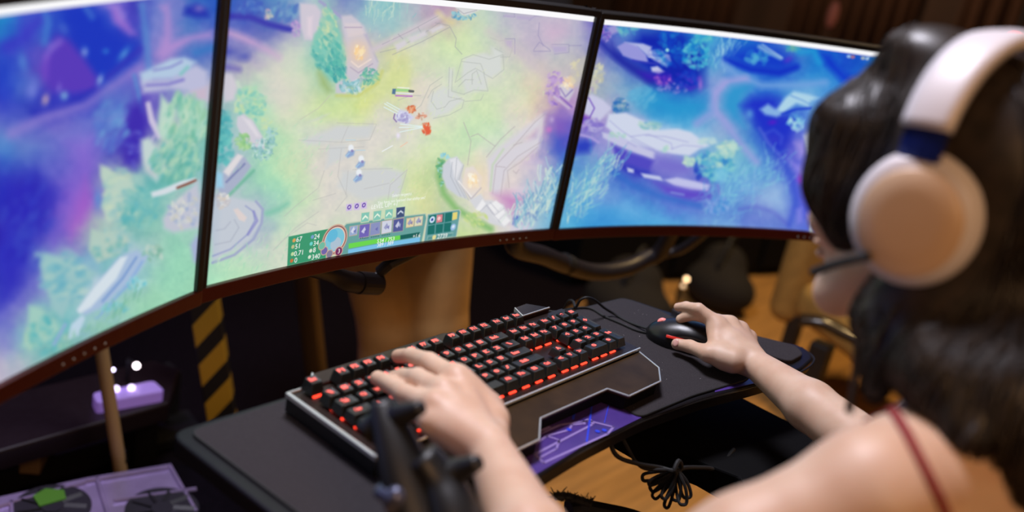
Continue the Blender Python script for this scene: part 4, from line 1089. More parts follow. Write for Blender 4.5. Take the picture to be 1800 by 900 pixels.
def grade():
    """overall tone of the displayed picture: side screens deeper, middle screen softer"""
    Y, X = np.mgrid[0:CH, 0:CW].astype(np.float32)
    X, Y = X + CX0, Y + CY0
    xl = 387 - 0.0667 * Y
    xr = 1052 - 0.2 * Y
    mid_w = (np.clip((X - xl) / 30, 0, 1) * np.clip((xr - X) / 30, 0, 1))[..., None]
    N = CV / 255.0
    side = N ** 1.15
    side[..., 0] *= 0.96
    gm = np.clip((N[..., 1] - np.maximum(N[..., 0], N[..., 2])) * 6 + 0.6, 0, 1)[..., None] * 0.35
    side = side * (1 - gm) + side.mean(-1, keepdims=True) * gm * np.array([0.98, 1.05, 1.02])
    lum = N.mean(-1, keepdims=True)
    sat = N.max(-1, keepdims=True) - N.min(-1, keepdims=True)
    k = 0.86 + 0.12 * np.clip(sat * 2 - 0.4, 0, 1)
    m_ = (lum + (N - lum) * k) ** 1.03
    m_ = m_ * 0.88 + np.array([0.84, 0.89, 0.82]) * 0.12
    return np.clip(255 * (side * (1 - mid_w) + m_ * mid_w), 0, 255)


CV = grade()


def sample_canvas(px, py):
    x = np.abs((px - CX0 + CW) % (2 * CW) - CW)
    y = np.abs((py - CY0 + CH) % (2 * CH) - CH)
    x, y = np.clip(x, 0, CW - 1.01), np.clip(y, 0, CH - 1.01)
    xi, yi = x.astype(int), y.astype(int)
    fx, fy = (x - xi)[..., None], (y - yi)[..., None]
    return CV[yi, xi] * (1 - fx) * (1 - fy) + CV[yi, xi + 1] * fx * (1 - fy) + CV[yi + 1, xi] * (1 - fx) * fy + CV[yi + 1, xi + 1] * fx * fy


# ------------------------------------------------------------------ the three curved monitors
SH = 0.336


class Arc:
    """curved screen: s along the width (0..1), t height (0..1), d depth behind the glass"""
    def __init__(s, A, B, sag):
        s.A, s.B = np.array(A, float), np.array(B, float)
        ch = s.B[:2] - s.A[:2]
        s.L = np.linalg.norm(ch)
        s.u = ch / s.L
        s.n = np.array([-s.u[1], s.u[0]])       # away from the viewer
        s.Rr = (s.L ** 2 / 4 + sag ** 2) / (2 * sag)
        s.half = math.asin(s.L / 2 / s.Rr)
        s.sag = sag

    def pt(s, a, t, d=0.0, ds=0.0):
        a = np.asarray(a, float)
        t = np.asarray(t, float)
        th = -s.half + 2 * s.half * a + ds / s.Rr
        r = s.Rr + d
        x = s.L / 2 + r * np.sin(th)
        y = r * np.cos(th) - (s.Rr - s.sag)
        P = s.A[:2] + x[..., None] * s.u + y[..., None] * s.n
        z = s.A[2] + (s.B[2] - s.A[2]) * a + SH * t
        return np.concatenate([P, np.broadcast_to(z[..., None], P.shape[:-1] + (1,))], -1)


def arc_slab(bm, arc, a0, a1, t0, t1, d0, d1, n=40, bev=0.0):
    A = np.linspace(a0, a1, n)
    rows = []
    for a in A:
        row = [arc.pt(np.array(a), np.array(t), d)for (t, d) in ((t0, d0), (t1, d0), (t1, d1), (t0, d1))]
        rows.append([bm.verts.new(tuple(map(float, p))) for p in row])
    for r0, r1 in zip(rows[:-1], rows[1:]):
        for k in range(4):
            bm.faces.new((r0[k], r0[(k + 1) % 4], r1[(k + 1) % 4], r1[k]))
    bm.faces.new(rows[0][::-1])
    bm.faces.new(rows[-1])
    if bev:
        bmesh.ops.recalc_face_normals(bm, faces=bm.faces[:])
        es = [e for e in bm.edges if len(e.link_faces) == 2 and e.calc_face_angle(0) > 0.8]
        bmesh.ops.bevel(bm, geom=es, offset=bev, segments=2, affect='EDGES', profile=0.5)


def screen_material():
    m = bpy.data.materials.new('lit_screen')
    m.use_nodes = True
    nt = m.node_tree
    b = nt.nodes['Principled BSDF']
    at = nt.nodes.new('ShaderNodeAttribute')
    at.attribute_name = 'picture'
    b.inputs['Base Color'].default_value = (0.01, 0.01, 0.01, 1)
    b.inputs['Roughness'].default_value = 0.4
    nt.links.new(at.outputs['Color'], b.inputs['Emission Color'])
    b.inputs['Emission Strength'].default_value = 1.0
    return m


M['screen'] = screen_material()
M['hud_text'] = mat('hud_text', (0.02, 0.02, 0.02), 0.5, emit=(0.92, 0.96, 0.92), estr=0.95)
ARC = {}


def monitor(key, A, B, sag, nx, nz, label, dots):
    arc = Arc(A, B, sag)
    ARC[key] = arc
    mid = arc.pt(np.array(.5), np.array(0.0), 0.02)
    t = thing('curved_monitor', label, 'monitor', (mid[0], mid[1], mid[2] - 0.02), 'three curved monitors side by side')
    es, ft, fb = 0.0085 / arc.L, 0.009 / SH, 0.0185 / SH
    bm = NB()
    arc_slab(bm, arc, -es, 1 + es, -fb, 1 + ft, 0.004, 0.034, bev=0.003)
    arc_slab(bm, arc, 0.2, 0.8, 0.15, 0.85, 0.03, 0.065, 24, bev=0.01)
    obj('back_shell', bm, M['black_plastic'], t)
    bm = NB()
    arc_slab(bm, arc, -es, 1 + es, 1.0, 1 + ft, -0.002, 0.006, bev=0.001)
    arc_slab(bm, arc, -es, 0, -0.001, 1.001, -0.002, 0.006, 3, bev=0.001)
    arc_slab(bm, arc, 1, 1 + es, -0.001, 1.001, -0.002, 0.006, 3, bev=0.001)
    obj('bezel', bm, M['bezel'], t)
    bm = NB()
    arc_slab(bm, arc, -es, 1 + es, -fb, 0.0, -0.0022, 0.012, bev=0.0012)
    ch = obj('chin', bm, M['red_chin'], t, label='dark red lower edge of the frame')
    for k in range(5):
        bm = NB()
        p = arc.pt(np.array(dots + k * 0.022), np.array(-fb * 0.6), -0.0022)
        bmesh.ops.create_icosphere(bm, subdivisions=2, radius=0.0014, matrix=Matrix.Translation(Vector(map(float, p))))
        obj('button', bm, M['edge'], ch)
    # screen surface with its picture
    a, tt = np.meshgrid(np.linspace(0, 1, nx), np.linspace(0, 1, nz))
    V = arc.pt(a, tt, 0.0035)
    px, py = proj(V)
    C = sample_canvas(px, py)
    Tw = tt > 1 - 0.0235
    C[Tw] = (250, 250, 252)
    return t, arc, V, px, py, C, a, tt


def finish_screen(t, V, C):
    nz, nx = V.shape[:2]
    i = np.arange(nz * nx).reshape(nz, nx)
    Fc = np.stack([i[:-1, :-1].ravel(), i[:-1, 1:].ravel(), i[1:, 1:].ravel(), i[1:, :-1].ravel()], 1)
    o = npmesh('screen', V.reshape(-1, 3), Fc, M['screen'], t)
    me = o.data
    at = me.color_attributes.new('picture', 'FLOAT_COLOR', 'POINT')
    L = s2l(C.reshape(-1, 3) / 255.0)
    at.data.foreach_set('color', np.concatenate([L, np.ones((len(L), 1))], 1).astype(np.float32).ravel())
    o['label'] = 'lit screen showing a painted forest game map'
    return o


_u = np.array([0.597 * 0.931, 0.597 * 0.365])
tL, aL, VL, _, _, CL, _, _ = monitor('left', (-0.571, -0.033, -0.004), (-0.0155, 0.1810, 0.0290), 0.024, 620, 350,
                                     'left one of the three curved monitors, blue and violet forest picture, nearest the camera', 0.70)
finish_screen(tL, VL, CL)
tC, aC, VC, PXC, PYC, CC, AC, TC = monitor('centre', (0.002, 0.1880, 0.0285), (0.6215, 0.1745, 0.0125), 0.0245, 960, 520,
                                           'middle one of the three curved monitors, bright green map with a status panel', 0.83)
tR, aR, VR, _, _, CR, _, _ = monitor('right', (0.6425, 0.1735, 0.0095), (1.185, -0.088, 0.017), 0.028, 760, 430,
                                     'right one of the three curved monitors, blue picture, behind the head', 0.84)
finish_screen(tR, VR, CR)

# ---- status panel on the centre screen, drawn in the flat coordinates of that screen (mm)
SXm, SYm = AC * 620.0, TC * 336.0


def uvof(px, py):
    d = (PXC - px) ** 2 + (PYC - py) ** 2
    k = int(np.argmin(d))
    return float(SXm.ravel()[k]), float(SYm.ravel()[k])


def fillq(corners, col, al=1.0, soft=0.5):
    """quad given by its corners as seen on the screen"""
    P = [uvof(*c) for c in corners]
    x0, x1 = min(p[0] for p in P) - 2, max(p[0] for p in P) + 2
    y0, y1 = min(p[1] for p in P) - 2, max(p[1] for p in P) + 2
    m = (SXm > x0) & (SXm < x1) & (SYm > y0) & (SYm < y1)
    X, Y = SXm[m], SYm[m]
    D = np.full(X.shape, 1e9)
    ins = np.zeros(X.shape, bool)
    for i in range(len(P)):
        (xa, ya), (xb, yb) = P[i], P[(i + 1) % len(P)]
        dx, dy = xb - xa, yb - ya
        t_ = np.clip(((X - xa) * dx + (Y - ya) * dy) / (dx * dx + dy * dy + 1e-9), 0, 1)
        D = np.minimum(D, np.hypot(X - xa - t_ * dx, Y - ya - t_ * dy))
        if abs(dy) > 1e-9:
            ins ^= ((ya > Y) != (yb > Y)) & (X < dx * (Y - ya) / dy + xa)
    A = np.clip(np.where(ins, D, -D) / soft * .5 + .5, 0, 1)[:, None] * al
    CC[m] = CC[m] * (1 - A) + np.array(col, float) * A


def disc(px, py, r, col, al=1.0, r0=0.0):
    x, y = uvof(px, py)
    D = np.hypot(SXm - x, SYm - y)
    A = (np.clip((r - D) / .7 + .5, 0, 1) * np.clip((D - r0) / .7 + .5, 0, 1) * al)[..., None] if r0 else (np.clip((r - D) / .7 + .5, 0, 1) * al)[..., None]
    CC[:] = CC * (1 - A) + np.array(col, float) * A


fillq([(507, 415.5), (577, 402.5), (573, 455), (505, 469)], (45, 145, 105), .93)
fillq([(598, 405), (608, 392), (749, 374.5), (751, 382), (743, 427), (598, 450)], (185, 200, 180), .9)
fillq([(599.5, 405), (609, 393.5), (747.5, 376), (749.5, 383), (741.5, 426), (599.5, 448.5)], (98, 158, 155), .97)
fillq([(751, 376), (808, 367.5), (811, 372), (803, 416.5), (744, 427), ], (200, 205, 190), .9)
fillq([(752.5, 377), (807, 369), (809, 373), (801.5, 415.5), (746, 425)], (95, 155, 158), .97)
disc(588.3, 421.2, 21.5, (205, 170, 150))
disc(588.3, 421.2, 19.5, (120, 75, 80))
disc(588.3, 421.2, 18.0, (235, 200, 180))
disc(588.3, 421.2, 16.3, (120, 195, 215))
disc(590, 428, 9, (205, 190, 205), .6)
disc(584, 414, 9, (90, 180, 215), .8)
for (x, y, c) in ((570, 441, (110, 100, 165)), (579, 446, (130, 125, 150)), (566, 432, (110, 185, 160))):
    disc(x, y, 6.2, (205, 170, 150))
    disc(x, y, 5.0, c)
disc(595.3, 441.5, 7, (205, 170, 150))
disc(595.3, 441.5, 5.6, (115, 45, 95))
fillq([(613, 428.5), (704, 413.5), (704, 421), (613, 436.5)], (105, 212, 80))
fillq([(704, 413.5), (738, 408), (738, 415.5), (704, 421)], (10, 95, 90))
fillq([(612, 438.5), (738, 417), (738, 424.5), (612, 445.5)], (120, 190, 230))
ICN = [(615.5, 398.5, 629, 396, 16, (150, 170, 205)), (632.5, 396, 650, 393, 22, (110, 100, 180)), (652, 393, 669, 390, 21, (135, 145, 190)),
       (672, 389.5, 689, 386.5, 21, (205, 210, 225)), (692, 386, 709.5, 383, 22, (80, 90, 150)), (715.5, 384.5, 728, 382.5, 15, (225, 210, 165)), (730, 382, 743, 380, 15, (215, 215, 185))]
for k, (x0, y0, x1, y1, h_, c) in enumerate(ICN):
    fillq([(x0 - 1, y0 - 1), (x1 + 1, y1 - 1), (x1 - 1, y1 + h_ + 1), (x0 - 2, y0 + h_ + 1)], (195, 170, 150))
    fillq([(x0, y0), (x1, y1), (x1 - 1.5, y1 + h_), (x0 - 1.5, y0 + h_)], c)
    xm, ym = (x0 + x1) / 2 - 1, (y0 + y1) / 2 + h_ / 2
    fillq([(xm - 5, ym + 2), (xm + 1, ym - 7), (xm + 3, ym - 2), (xm - 1, ym + 5)], (225, 225, 240) if k in (0, 1, 4) else (140, 145, 190), .8)
    fillq([(xm, ym + 1), (xm + 5, ym - 3), (xm + 4, ym + 4)], (90, 90, 165) if k != 4 else (190, 200, 230), .7)
for k, (x0, y0) in enumerate(((636, 375), (657, 372), (677.5, 369), (698, 366))):
    cb, cf, cc = ((205, 215, 180), (130, 195, 180), (235, 245, 225)) if k < 3 else ((90, 110, 150), (60, 80, 120), (205, 215, 230))
    fillq([(x0 - 1, y0 - 1), (x0 + 14.5, y0 - 3), (x0 + 13, y0 + 15), (x0 - 2, y0 + 17.5)], cb)
    fillq([(x0, y0), (x0 + 13.5, y0 - 2), (x0 + 12, y0 + 14), (x0 - 1, y0 + 16)], cf)
    fillq([(x0 + 1, y0 + 9), (x0 + 6.5, y0 + 3), (x0 + 11, y0 + 7), (x0 + 11, y0 + 10), (x0 + 6.3, y0 + 6.3), (x0 + 1, y0 + 12)], cc)
for r_, (x0, y0) in enumerate(((754.5, 379), (752.5, 397))):
    for c_ in range(3):
        x, y = x0 + c_ * 14.2, y0 - c_ * 2.2
        fillq([(x, y), (x + 12.5, y - 1.8), (x + 11, y + 14), (x - 1.2, y + 16)], (14, 110, 105))
disc(760, 386, 5, (205, 225, 245)); disc(760, 386, 2.2, (30, 60, 150))
fillq([(768, 378), (778, 376.5), (777, 390), (767, 391.5)], (215, 130, 140)); disc(772, 384, 3, (245, 200, 200))
fillq([(796, 374), (804.5, 372.5), (803.5, 385), (795, 387)], (228, 212, 120))
disc(797, 399, 5.2, (150, 185, 225)); disc(797, 398, 2.5, (215, 230, 240))
fillq([(752, 415.5), (797, 408.5), (795, 415.5), (750, 423.5)], (150, 190, 180)); fillq([(753, 416.3), (796, 409.5), (794.5, 414.7), (751, 422.5)], (85, 145, 145))
disc(763, 417, 3.6, (225, 215, 150))
for (x, y, c) in ((517, 422.5, (220, 160, 90)), (515, 434, (190, 190, 140)), (514, 446.5, (190, 215, 160)), (513, 458.5, (200, 110, 60)), (549, 416.5, (120, 160, 205)), (547.5, 428.5, (110, 210, 205)), (546, 440.5, (210, 225, 205)), (544, 452, (210, 225, 205))):
    disc(x, y, 2.6, c)
for (x, y) in ((614, 364), (627, 362.5), (639.5, 360.5)):
    fillq([(x - 5, y - 5), (x + 5.5, y - 6.5), (x + 5, y + 6), (x - 5.5, y + 7)], (205, 190, 225))
    disc(x, y, 3.3, (105, 80, 170), 1, 1.6)
for k in range(3):
    for j in range(5):
        disc(634 + k * 19 + j * 3.2, 419.5 - k * 3 - j * .5, .8, (30, 70, 80))
scC = finish_screen(tC, VC, CC)

TXT = [('67', 525.5, 420.8, 6.6), ('51', 523.5, 433, 6.6), ('0.71', 525.5, 444.8, 6.6), ('0', 520, 457.5, 6.6), ('24', 556.5, 415.5, 6.6), ('34', 555, 427.3, 6.6),
       ('8', 552.4, 439.8, 6.6), ('340', 555, 451, 6.6), ('534 / 753', 678, 421.8, 5.8), ('389 / 389', 677, 429, 5.4), ('+1.6', 732, 414.7, 5.6), ('LEVEL UP! +1', 676, 361.4, 5.8),
       ('You have not learned that ability yet!', 706, 351.5, 4.0), ('Select target(s).', 707, 342, 4.0), ('2739', 777.5, 415.3, 6.8), ('3', 595.3, 441.5, 6.0)]
for s_, x, y, hgt in TXT:
    vs, fs = [], []
    v, f = text_mesh(s_, hgt * 1.45, 0.012)
    u0, v0 = uvof(x, y)
    off = len(vs)
    for p in v:
        P = aC.pt(np.array((u0 + p[0]) / 620.0), np.array((v0 + p[1]) / 336.0), 0.0032)
        vs.append(tuple(P))
    fs += [tuple(i + off for i in g) for g in f]
    obj('status_text', (vs, fs), M['hud_text'], tC, label='white lettering reading ' + s_)

# ------------------------------------------------------------------ desk tray, mats
PZ = -0.037            # top of the cloth mat
TZ = -0.040            # top of the tray
tray = thing('keyboard_tray', 'black keyboard tray with violet printed front, carrying mats, keyboard and mouse', 'tray', (0.3, -0.1, -0.058))
front = [(-0.128, 0.045), (-0.118, -0.245), (-0.045, -0.262), (0.07, -0.236), (0.125, -0.2155), (0.22, -0.2095), (0.336, -0.2105),
         (0.45, -0.224), (0.557, -0.2465), (0.66, -0.262), (0.725, -0.255), (0.745, -0.225), (0.70, -0.165), (0.645, -0.045), (0.626, 0.018), (0.50, 0.029), (0.2, 0.038)]
bm = NB()
prism(bm, roundpoly(front, 0.02), -0.058, TZ, 0.0035, 3)
obj('tray_board', bm, M['tray'], tray)


def tray_print_material():
    m = mat('tray_print', hexl(92, 66, 150), 0.3, col2=hexl(62, 44, 120), nscale=9, coat=0.3)
    return m


bm = NB()
prism(bm, [(0.10, -0.213), (0.115, -0.150), (0.33, -0.150), (0.335, -0.2085), (0.22, -0.2068), (0.128, -0.212)], TZ, TZ + 0.0007)
pr = obj('printed_panel', bm, tray_print_material(), tray, label='violet printed panel in front of the wrist rest')
bm = NB()
prism(bm, [(0.48, -0.2265), (0.50, -0.214), (0.62, -0.235), (0.652, -0.2595), (0.557, -0.2445)], TZ, TZ + 0.0007)
obj('printed_panel', bm, pr.data.materials[0], tray, label='violet printed strip showing past the mat corner')
M['line_violet'] = mat('line_violet', hexl(150, 130, 200), 0.4)
M['line_blue'] = mat('line_blue', hexl(50, 70, 225), 0.3)
bm = NB()


def flatline(pts, wd, z=TZ + 0.001, h=0.0003):
    for a, b in zip(pts[:-1], pts[1:]):
        a, b = Vector((a[0], a[1], 0)), Vector((b[0], b[1], 0))
        d = b - a
        c = (a + b) / 2
        box(bm, (c.x, c.y, z), (d.length + wd * .6, wd, h), math.atan2(d.y, d.x))


def tp(*pp):
    return [tuple(onz(x, y, TZ)[:2]) for x, y in pp]


flatline(tp((948, 764), (985, 748), (1035, 741), (1078, 752), (1068, 764), (955, 815), (940, 800), (1040, 748)), 0.0028)
flatline(tp((920, 798), (960, 768), (1000, 757), (1005, 748), (1028, 746)), 0.0025)
flatline(tp((962, 768), (983, 775), (978, 790), (945, 808)), 0.0022)
flatline(tp((1022, 745), (1036, 738), (1042, 746)), 0.0035)
flatline(tp((950, 760), (965, 752)), 0.005)
obj('line_drawing', bm, M['line_violet'], pr, label='pale violet line drawing')
bm = NB()
flatline(tp((1041, 708), (1031, 778)), 0.0022, TZ + 0.0013)
flatline(tp((1070, 712), (1062, 745)), 0.0010, TZ + 0.0013)
flatline(tp((1012, 716), (1007, 738)), 0.0030, TZ + 0.0013)
for p in ((1050, 760), (1062, 758), (1000, 757)):
    c = onz(*p, TZ)
    bmesh.ops.create_cone(bm, cap_ends=True, segments=16, radius1=0.003, radius2=0.003, depth=0.0004, matrix=Matrix.Translation((c[0], c[1], TZ + 0.0013)))
obj('blue_marks', bm, M['line_blue'], pr, label='bright blue streaks and dots')
bm = NB()
path = smooth_path([(p[0], p[1], TZ - 0.004) for p in front[3:12]], 6)
tube(bm, path, 0.0016, 6)
obj('edge_trim', bm, M['edge'] if False else M['black_plastic'], tray)

mt = thing('desk_mat', 'long charcoal cloth desk mat under the keyboard and mouse, notched at the front', 'desk mat', (0.25, -0.08, TZ))
outl = [(-0.112, 0.032), (-0.101, -0.20), (0.10, -0.205), (0.118, -0.158), (0.335, -0.150), (0.331, -0.208), (0.44, -0.2155), (0.553, -0.234), (0.604, -0.218), (0.632, -0.045), (0.615, 0.012), (0.50, 0.022), (0.2, 0.03)]
bm = NB()
prism(bm, roundpoly(outl, 0.012), TZ, PZ, 0.001, 2)
obj('mat_cloth', bm, M['mat_cloth'], mt)
bm = NB()
ro = roundpoly(outl, 0.012)
tube(bm, [(p[0], p[1], PZ - 0.0012) for p in ro] + [(ro[0][0], ro[0][1], PZ - 0.0012)], 0.0013, 6)
obj('stitched_edge', bm, M['rubber'], mt)
bm = NB()
random.seed(5)
for _ in range(60):
    x, y = random.uniform(0.34, 0.6), random.uniform(-0.2, -0.02)
    bmesh.ops.create_icosphere(bm, subdivisions=1, radius=random.uniform(0.0002, 0.00045), matrix=Matrix.Translation((x, y, PZ + 0.0002)))
tag(obj('dust_specks', bm, M['hp_shell']), 'tiny pale specks of dust scattered on the charcoal mat', 'dust', kind='stuff')
bm = NB()
prism(bm, roundpoly([(0.648, -0.05), (0.64, -0.20), (0.66, -0.245), (0.705, -0.245), (0.722, -0.225), (0.685, -0.16), (0.665, -0.06)], 0.01), TZ, TZ + 0.006, 0.002, 3)
tag(obj('wrist_pad', bm, M['mat_cloth']), 'small dark padded rest on the rounded right end of the tray', 'wrist pad')

# ------------------------------------------------------------------ keyboard
U = 0.01905
PL = -0.0150           # face of the top plate
kb = thing('gaming_keyboard', 'black full size keyboard glowing red between the keys, with wide brown wrist rest', 'keyboard', (0.215, -0.06, PZ))
back = [(-0.0145, 0.012), (0.008, 0.012), (0.028, 0.031), (0.236, 0.031), (0.25, 0.022), (0.362, 0.022), (0.372, 0.031), (0.398, 0.033), (0.43, -0.006), (0.446, -0.012),
        (0.446, -0.126), (-0.0145, -0.126)]
bm = NB()
prism(bm, back, PZ + 0.0025, PL - 0.0015, 0.0015, 2)
obj('case', bm, M['black_plastic'], kb)
bm = NB()
prism(bm, [(-0.013, 0.006), (0.445, 0.006), (0.445, -0.1245), (-0.013, -0.1245)], PL - 0.0015, PL, 0.0006, 1)
obj('top_plate', bm, M['plate'], kb)
bm = NB()
prism(bm, [(0.01, 0.007), (0.03, 0.0295), (0.235, 0.0295), (0.249, 0.0205), (0.36, 0.0205), (0.36, 0.007)], PL - 0.0015, PL + 0.003, 0.002, 2)
prism(bm, [(0.3605, 0.007), (0.371, 0.0305), (0.397, 0.032), (0.419, 0.007)], PL - 0.0015, PL + 0.007, 0.002, 2)
obj('rear_deck', bm, M['plate'], kb)
for c_, s_, r_ in (((-0.0150, -0.0585, PL + 0.0008), (0.0042, 0.138, 0.0050), 0), ((0.0, 0.0115, PL), (0.028, 0.0022, 0.004), 0),
                   ((0.39, 0.0075, PL + 0.0065), (0.056, 0.0018, 0.002), 0), ((0.0255, 0.0215, PL + 0.002), (0.0022, 0.019, 0.0045), -0.75),
                   ((0.3665, 0.019, PL + 0.004), (0.0018, 0.024, 0.006), -0.4)):
    bm = NB()
    box(bm, c_, s_, rz=r_, bev=0.0005)
    obj('metal_edge', bm, M['edge'], kb, label='polished metal edge')
bm = NB()
box(bm, (0.2155, -0.1262, PL + 0.0002), (0.458, 0.0026, 0.0032), bev=0.0006)
obj('front_lip', bm, M['edge'], kb, label='silver strip between keys and wrist rest')
for sx in (0.02, 0.41):
    bm = NB()
    box(bm, (sx, 0.0, PZ + 0.0013), (0.03, 0.012, 0.0026), bev=0.0005)
    obj('foot', bm, M['rubber'], kb)

wr = [(-0.0135, -0.1285), (0.4405, -0.1285), (0.4265, -0.168), (0.397, -0.1895), (0.3275, -0.1895), (0.318, -0.1645), (0.192, -0.1635), (0.157, -0.1905), (0.015, -0.1905), (-0.0135, -0.168)]
bm = NB()
prism(bm, wr, -0.0215, -0.0175, 0.0012, 2)
rest = obj('wrist_rest', bm, M['wrist'], kb, label='dark brown wrist rest')
bm = NB()
wc_ = np.mean(np.array(wr), 0)
prism(bm, [tuple(np.array(p) * 0.985 + np.array([0.213, -0.145]) * 0.015 + np.array([0, 0.002])) for p in wr], PZ + 0.0005, -0.0215)
obj('underside', bm, M['matte_black'], rest, label='underside blackened to stand for the shaded gap')  # matte black puts the shadow below the rest's edge into the colour
bm = NB()
for i in range(1, len(wr) - 1):
    a, b = wr[i], wr[i + 1]
    tube(bm, [(a[0], a[1], -0.0178), (b[0], b[1], -0.0178)], 0.0011, 6)
obj('silver_trim', bm, M['edge'], rest, label='silver trim')

ROWS = []
for i, n in enumerate(['Esc']):
    ROWS.append((0.5, 0, 1, n))
for k in range(12):
    ROWS.append(((2.5, 3.5, 4.5, 5.5, 7, 8, 9, 10, 11.5, 12.5, 13.5, 14.5)[k], 0, 1, 'F%d' % (k + 1)))
for k, n in enumerate(('Prt', 'Scr', 'Pau')):
    ROWS.append((15.75 + k, 0, 1, n))
for k, n in enumerate('`1234567890-='):
    ROWS.append((0.5 + k, 1.5, 1, n))
ROWS.append((14, 1.5, 2, 'Back'))
for k, n in enumerate(('Ins', 'Hm', 'Pg')):
    ROWS.append((15.75 + k, 1.5, 1, n))
for k, n in enumerate(('Nm', '/', '*', '-')):
    ROWS.append((19 + k, 1.5, 1, n))
ROWS.append((0.75, 2.5, 1.5, 'Tab'))
for k, n in enumerate('QWERTYUIOP[]'):
    ROWS.append((2 + k, 2.5, 1, n))
ROWS.append((14.25, 2.5, 1.5, '\\'))
for k, n in enumerate(('Del', 'End', 'Pg')):
    ROWS.append((15.75 + k, 2.5, 1, n))
for k, n in enumerate('789'):
    ROWS.append((19 + k, 2.5, 1, n))
ROWS.append((0.875, 3.5, 1.75, 'Caps'))
for k, n in enumerate("ASDFGHJKL;'"):
    ROWS.append((2.25 + k, 3.5, 1, n))
ROWS.append((13.875, 3.5, 2.25, 'Enter'))
for k, n in enumerate('456'):
    ROWS.append((19 + k, 3.5, 1, n))
ROWS.append((1.125, 4.5, 2.25, 'Shift'))
for k, n in enumerate('ZXCVBNM,./'):
    ROWS.append((2.75 + k, 4.5, 1, n))
ROWS.append((13.625, 4.5, 2.75, 'Shift'))
ROWS.append((16.75, 4.5, 1, '^'))
for k, n in enumerate('123'):
    ROWS.append((19 + k, 4.5, 1, n))
for u, wd, n in ((0.625, 1.25, 'Ctrl'), (1.875, 1.25, '='), (3.125, 1.25, 'Alt'), (10.625, 1.25, 'Alt'), (11.875, 1.25, 'Fn'), (13.125, 1.25, '='), (14.375, 1.25, 'Ctrl')):
    ROWS.append((u, 5.5, wd, n))
for k, n in enumerate('<v>'):
    ROWS.append((15.75 + k, 5.5, 1, n))
ROWS.append((19.5, 5.5, 2, '0'))
ROWS.append((21, 5.5, 1, '.'))


def keycap(bm, cx, cy, wx, wy, top, slope):
    """tapered cap with dished top; slope tips the top towards the front"""
    bx, by = wx / 2 - 0.0006, wy / 2 - 0.0006
    tx, ty = bx - 0.0028, by - 0.0026
    z0 = PL + 0.0035
    n = 3

    def ring(hx, hy, z, r, sl):
        out = []
        for (sx, sy, a0) in ((1, 1, 0), (-1, 1, 90), (-1, -1, 180), (1, -1, 270)):
            for k in range(n + 1):
                a = math.radians(a0 + 90 * k / n)
                x = sx * (hx - r) + r * math.cos(a)
                y = sy * (hy - r) + r * math.sin(a)
                out.append(bm.verts.new((cx + x, cy + y + 0.0008 * (z - z0) / 0.012, z + sl * y)))
        return out
    R1 = ring(bx, by, z0, 0.0008, 0)
    R2 = ring(tx + 0.0004, ty + 0.0004, top - 0.0008, 0.0014, slope)
    R3_ = ring(tx, ty, top, 0.0014, slope)
    R4 = ring(tx * 0.6, ty * 0.6, top - 0.0007, 0.0012, slope)
    for a, b in ((R1, R2), (R2, R3_), (R3_, R4)):
        for k in range(len(a)):
            bm.faces.new((a[k], a[(k + 1) % len(a)], b[(k + 1) % len(a)], b[k]))
    bm.faces.new(R4)
    bm.faces.new(R1[::-1])


GLY = {}
cache = {}


def make_key(u, v, wd, name, hgt=1.0, cyv=None):
    cx, cy = u * U, -(v if cyv is None else cyv) * U
    row = int(math.ceil(v))
    top = {0: 0.001, 2: 0.0005, 3: -0.0008, 4: -0.0014, 5: -0.0014, 6: -0.001}.get(row, -0.001)
    sl = {0: 0.07, 2: 0.05, 3: 0.02, 4: -0.02, 5: -0.05, 6: -0.06}.get(row, 0)
    nm = 'space_bar' if name == 'Space' else 'key'
    bm = NB()
    keycap(bm, cx, cy, wd * U, hgt * U, top, sl)
    k = obj(nm, bm, M['keycap'], kb)
    if name == 'Space':
        return
    if name not in cache:
        cache[name] = text_mesh(name, 1.0, 0.065)
    vv, ff = cache[name]
    mn, mx = vv[:, :2].min(0), vv[:, :2].max(0)
    long_ = len(name) > 1
    tw = min(0.0088 if wd < 1.6 else 0.0125, (0.0088 if long_ else 0.0072))
    if wd >= 2 and len(name) > 1:
        tw = 0.0125
    th = 0.0060
    lx, ly = cx - 0.0008, cy + (0.0018 if hgt < 1.5 else 0.006)
    if wd >= 1.4:
        lx = cx - (wd - 1) * U * 0.18
    P = []
    for p in vv:
        x = ((p[0] - mn[0]) / (mx[0] - mn[0] + 1e-6) - 0.5) * tw
        y = ((p[1] - mn[1]) / max(mx[1] - mn[1], 0.25 * 1.0) - 0.5) * th
        P.append((lx + x, ly + y, top + 0.00012 + sl * (ly + y - cy)))
    obj('legend', (P, ff), M['legend'], k)


for r in ROWS:
    make_key(*r)
make_key(6.875, 5.5, 6.25, 'Space')
make_key(22, 3.0, 1, '+', 2.0, 3.0)
make_key(22, 5.0, 1, 'Ent', 2.0, 5.0)
bm = NB()
random.seed(3)
for (u, v, wd, n) in ROWS + [(6.875, 5.5, 6.25, 'Space'), (22, 3, 1, '+'), (22, 5, 1, 'E')]:
    m_ = max(1, int(round(wd)))
    for k in range(m_):
        cx = (u - wd / 2 + (k + .5) * wd / m_) * U
        box(bm, (cx, -(v + 0.5) * U + 0.0012, PL + 0.0009), (0.0115, 0.0030, 0.0016), bev=0.0005, seg=1)
    box(bm, ((u + wd / 2) * U, -v * U, PL + 0.0009), (0.0026, 0.008, 0.0016), bev=0.0005, seg=1)
for v in (4.0, 4.5, 5.0):
    pass
obj('backlight', bm, M['led'], kb, label='red glowing light strips between the keys')

# ------------------------------------------------------------------ mouse with its cable
ms = thing('gaming_mouse', 'black mouse with red lit wheel and red side strip under the right hand', 'mouse', (0.572, -0.145, PZ))
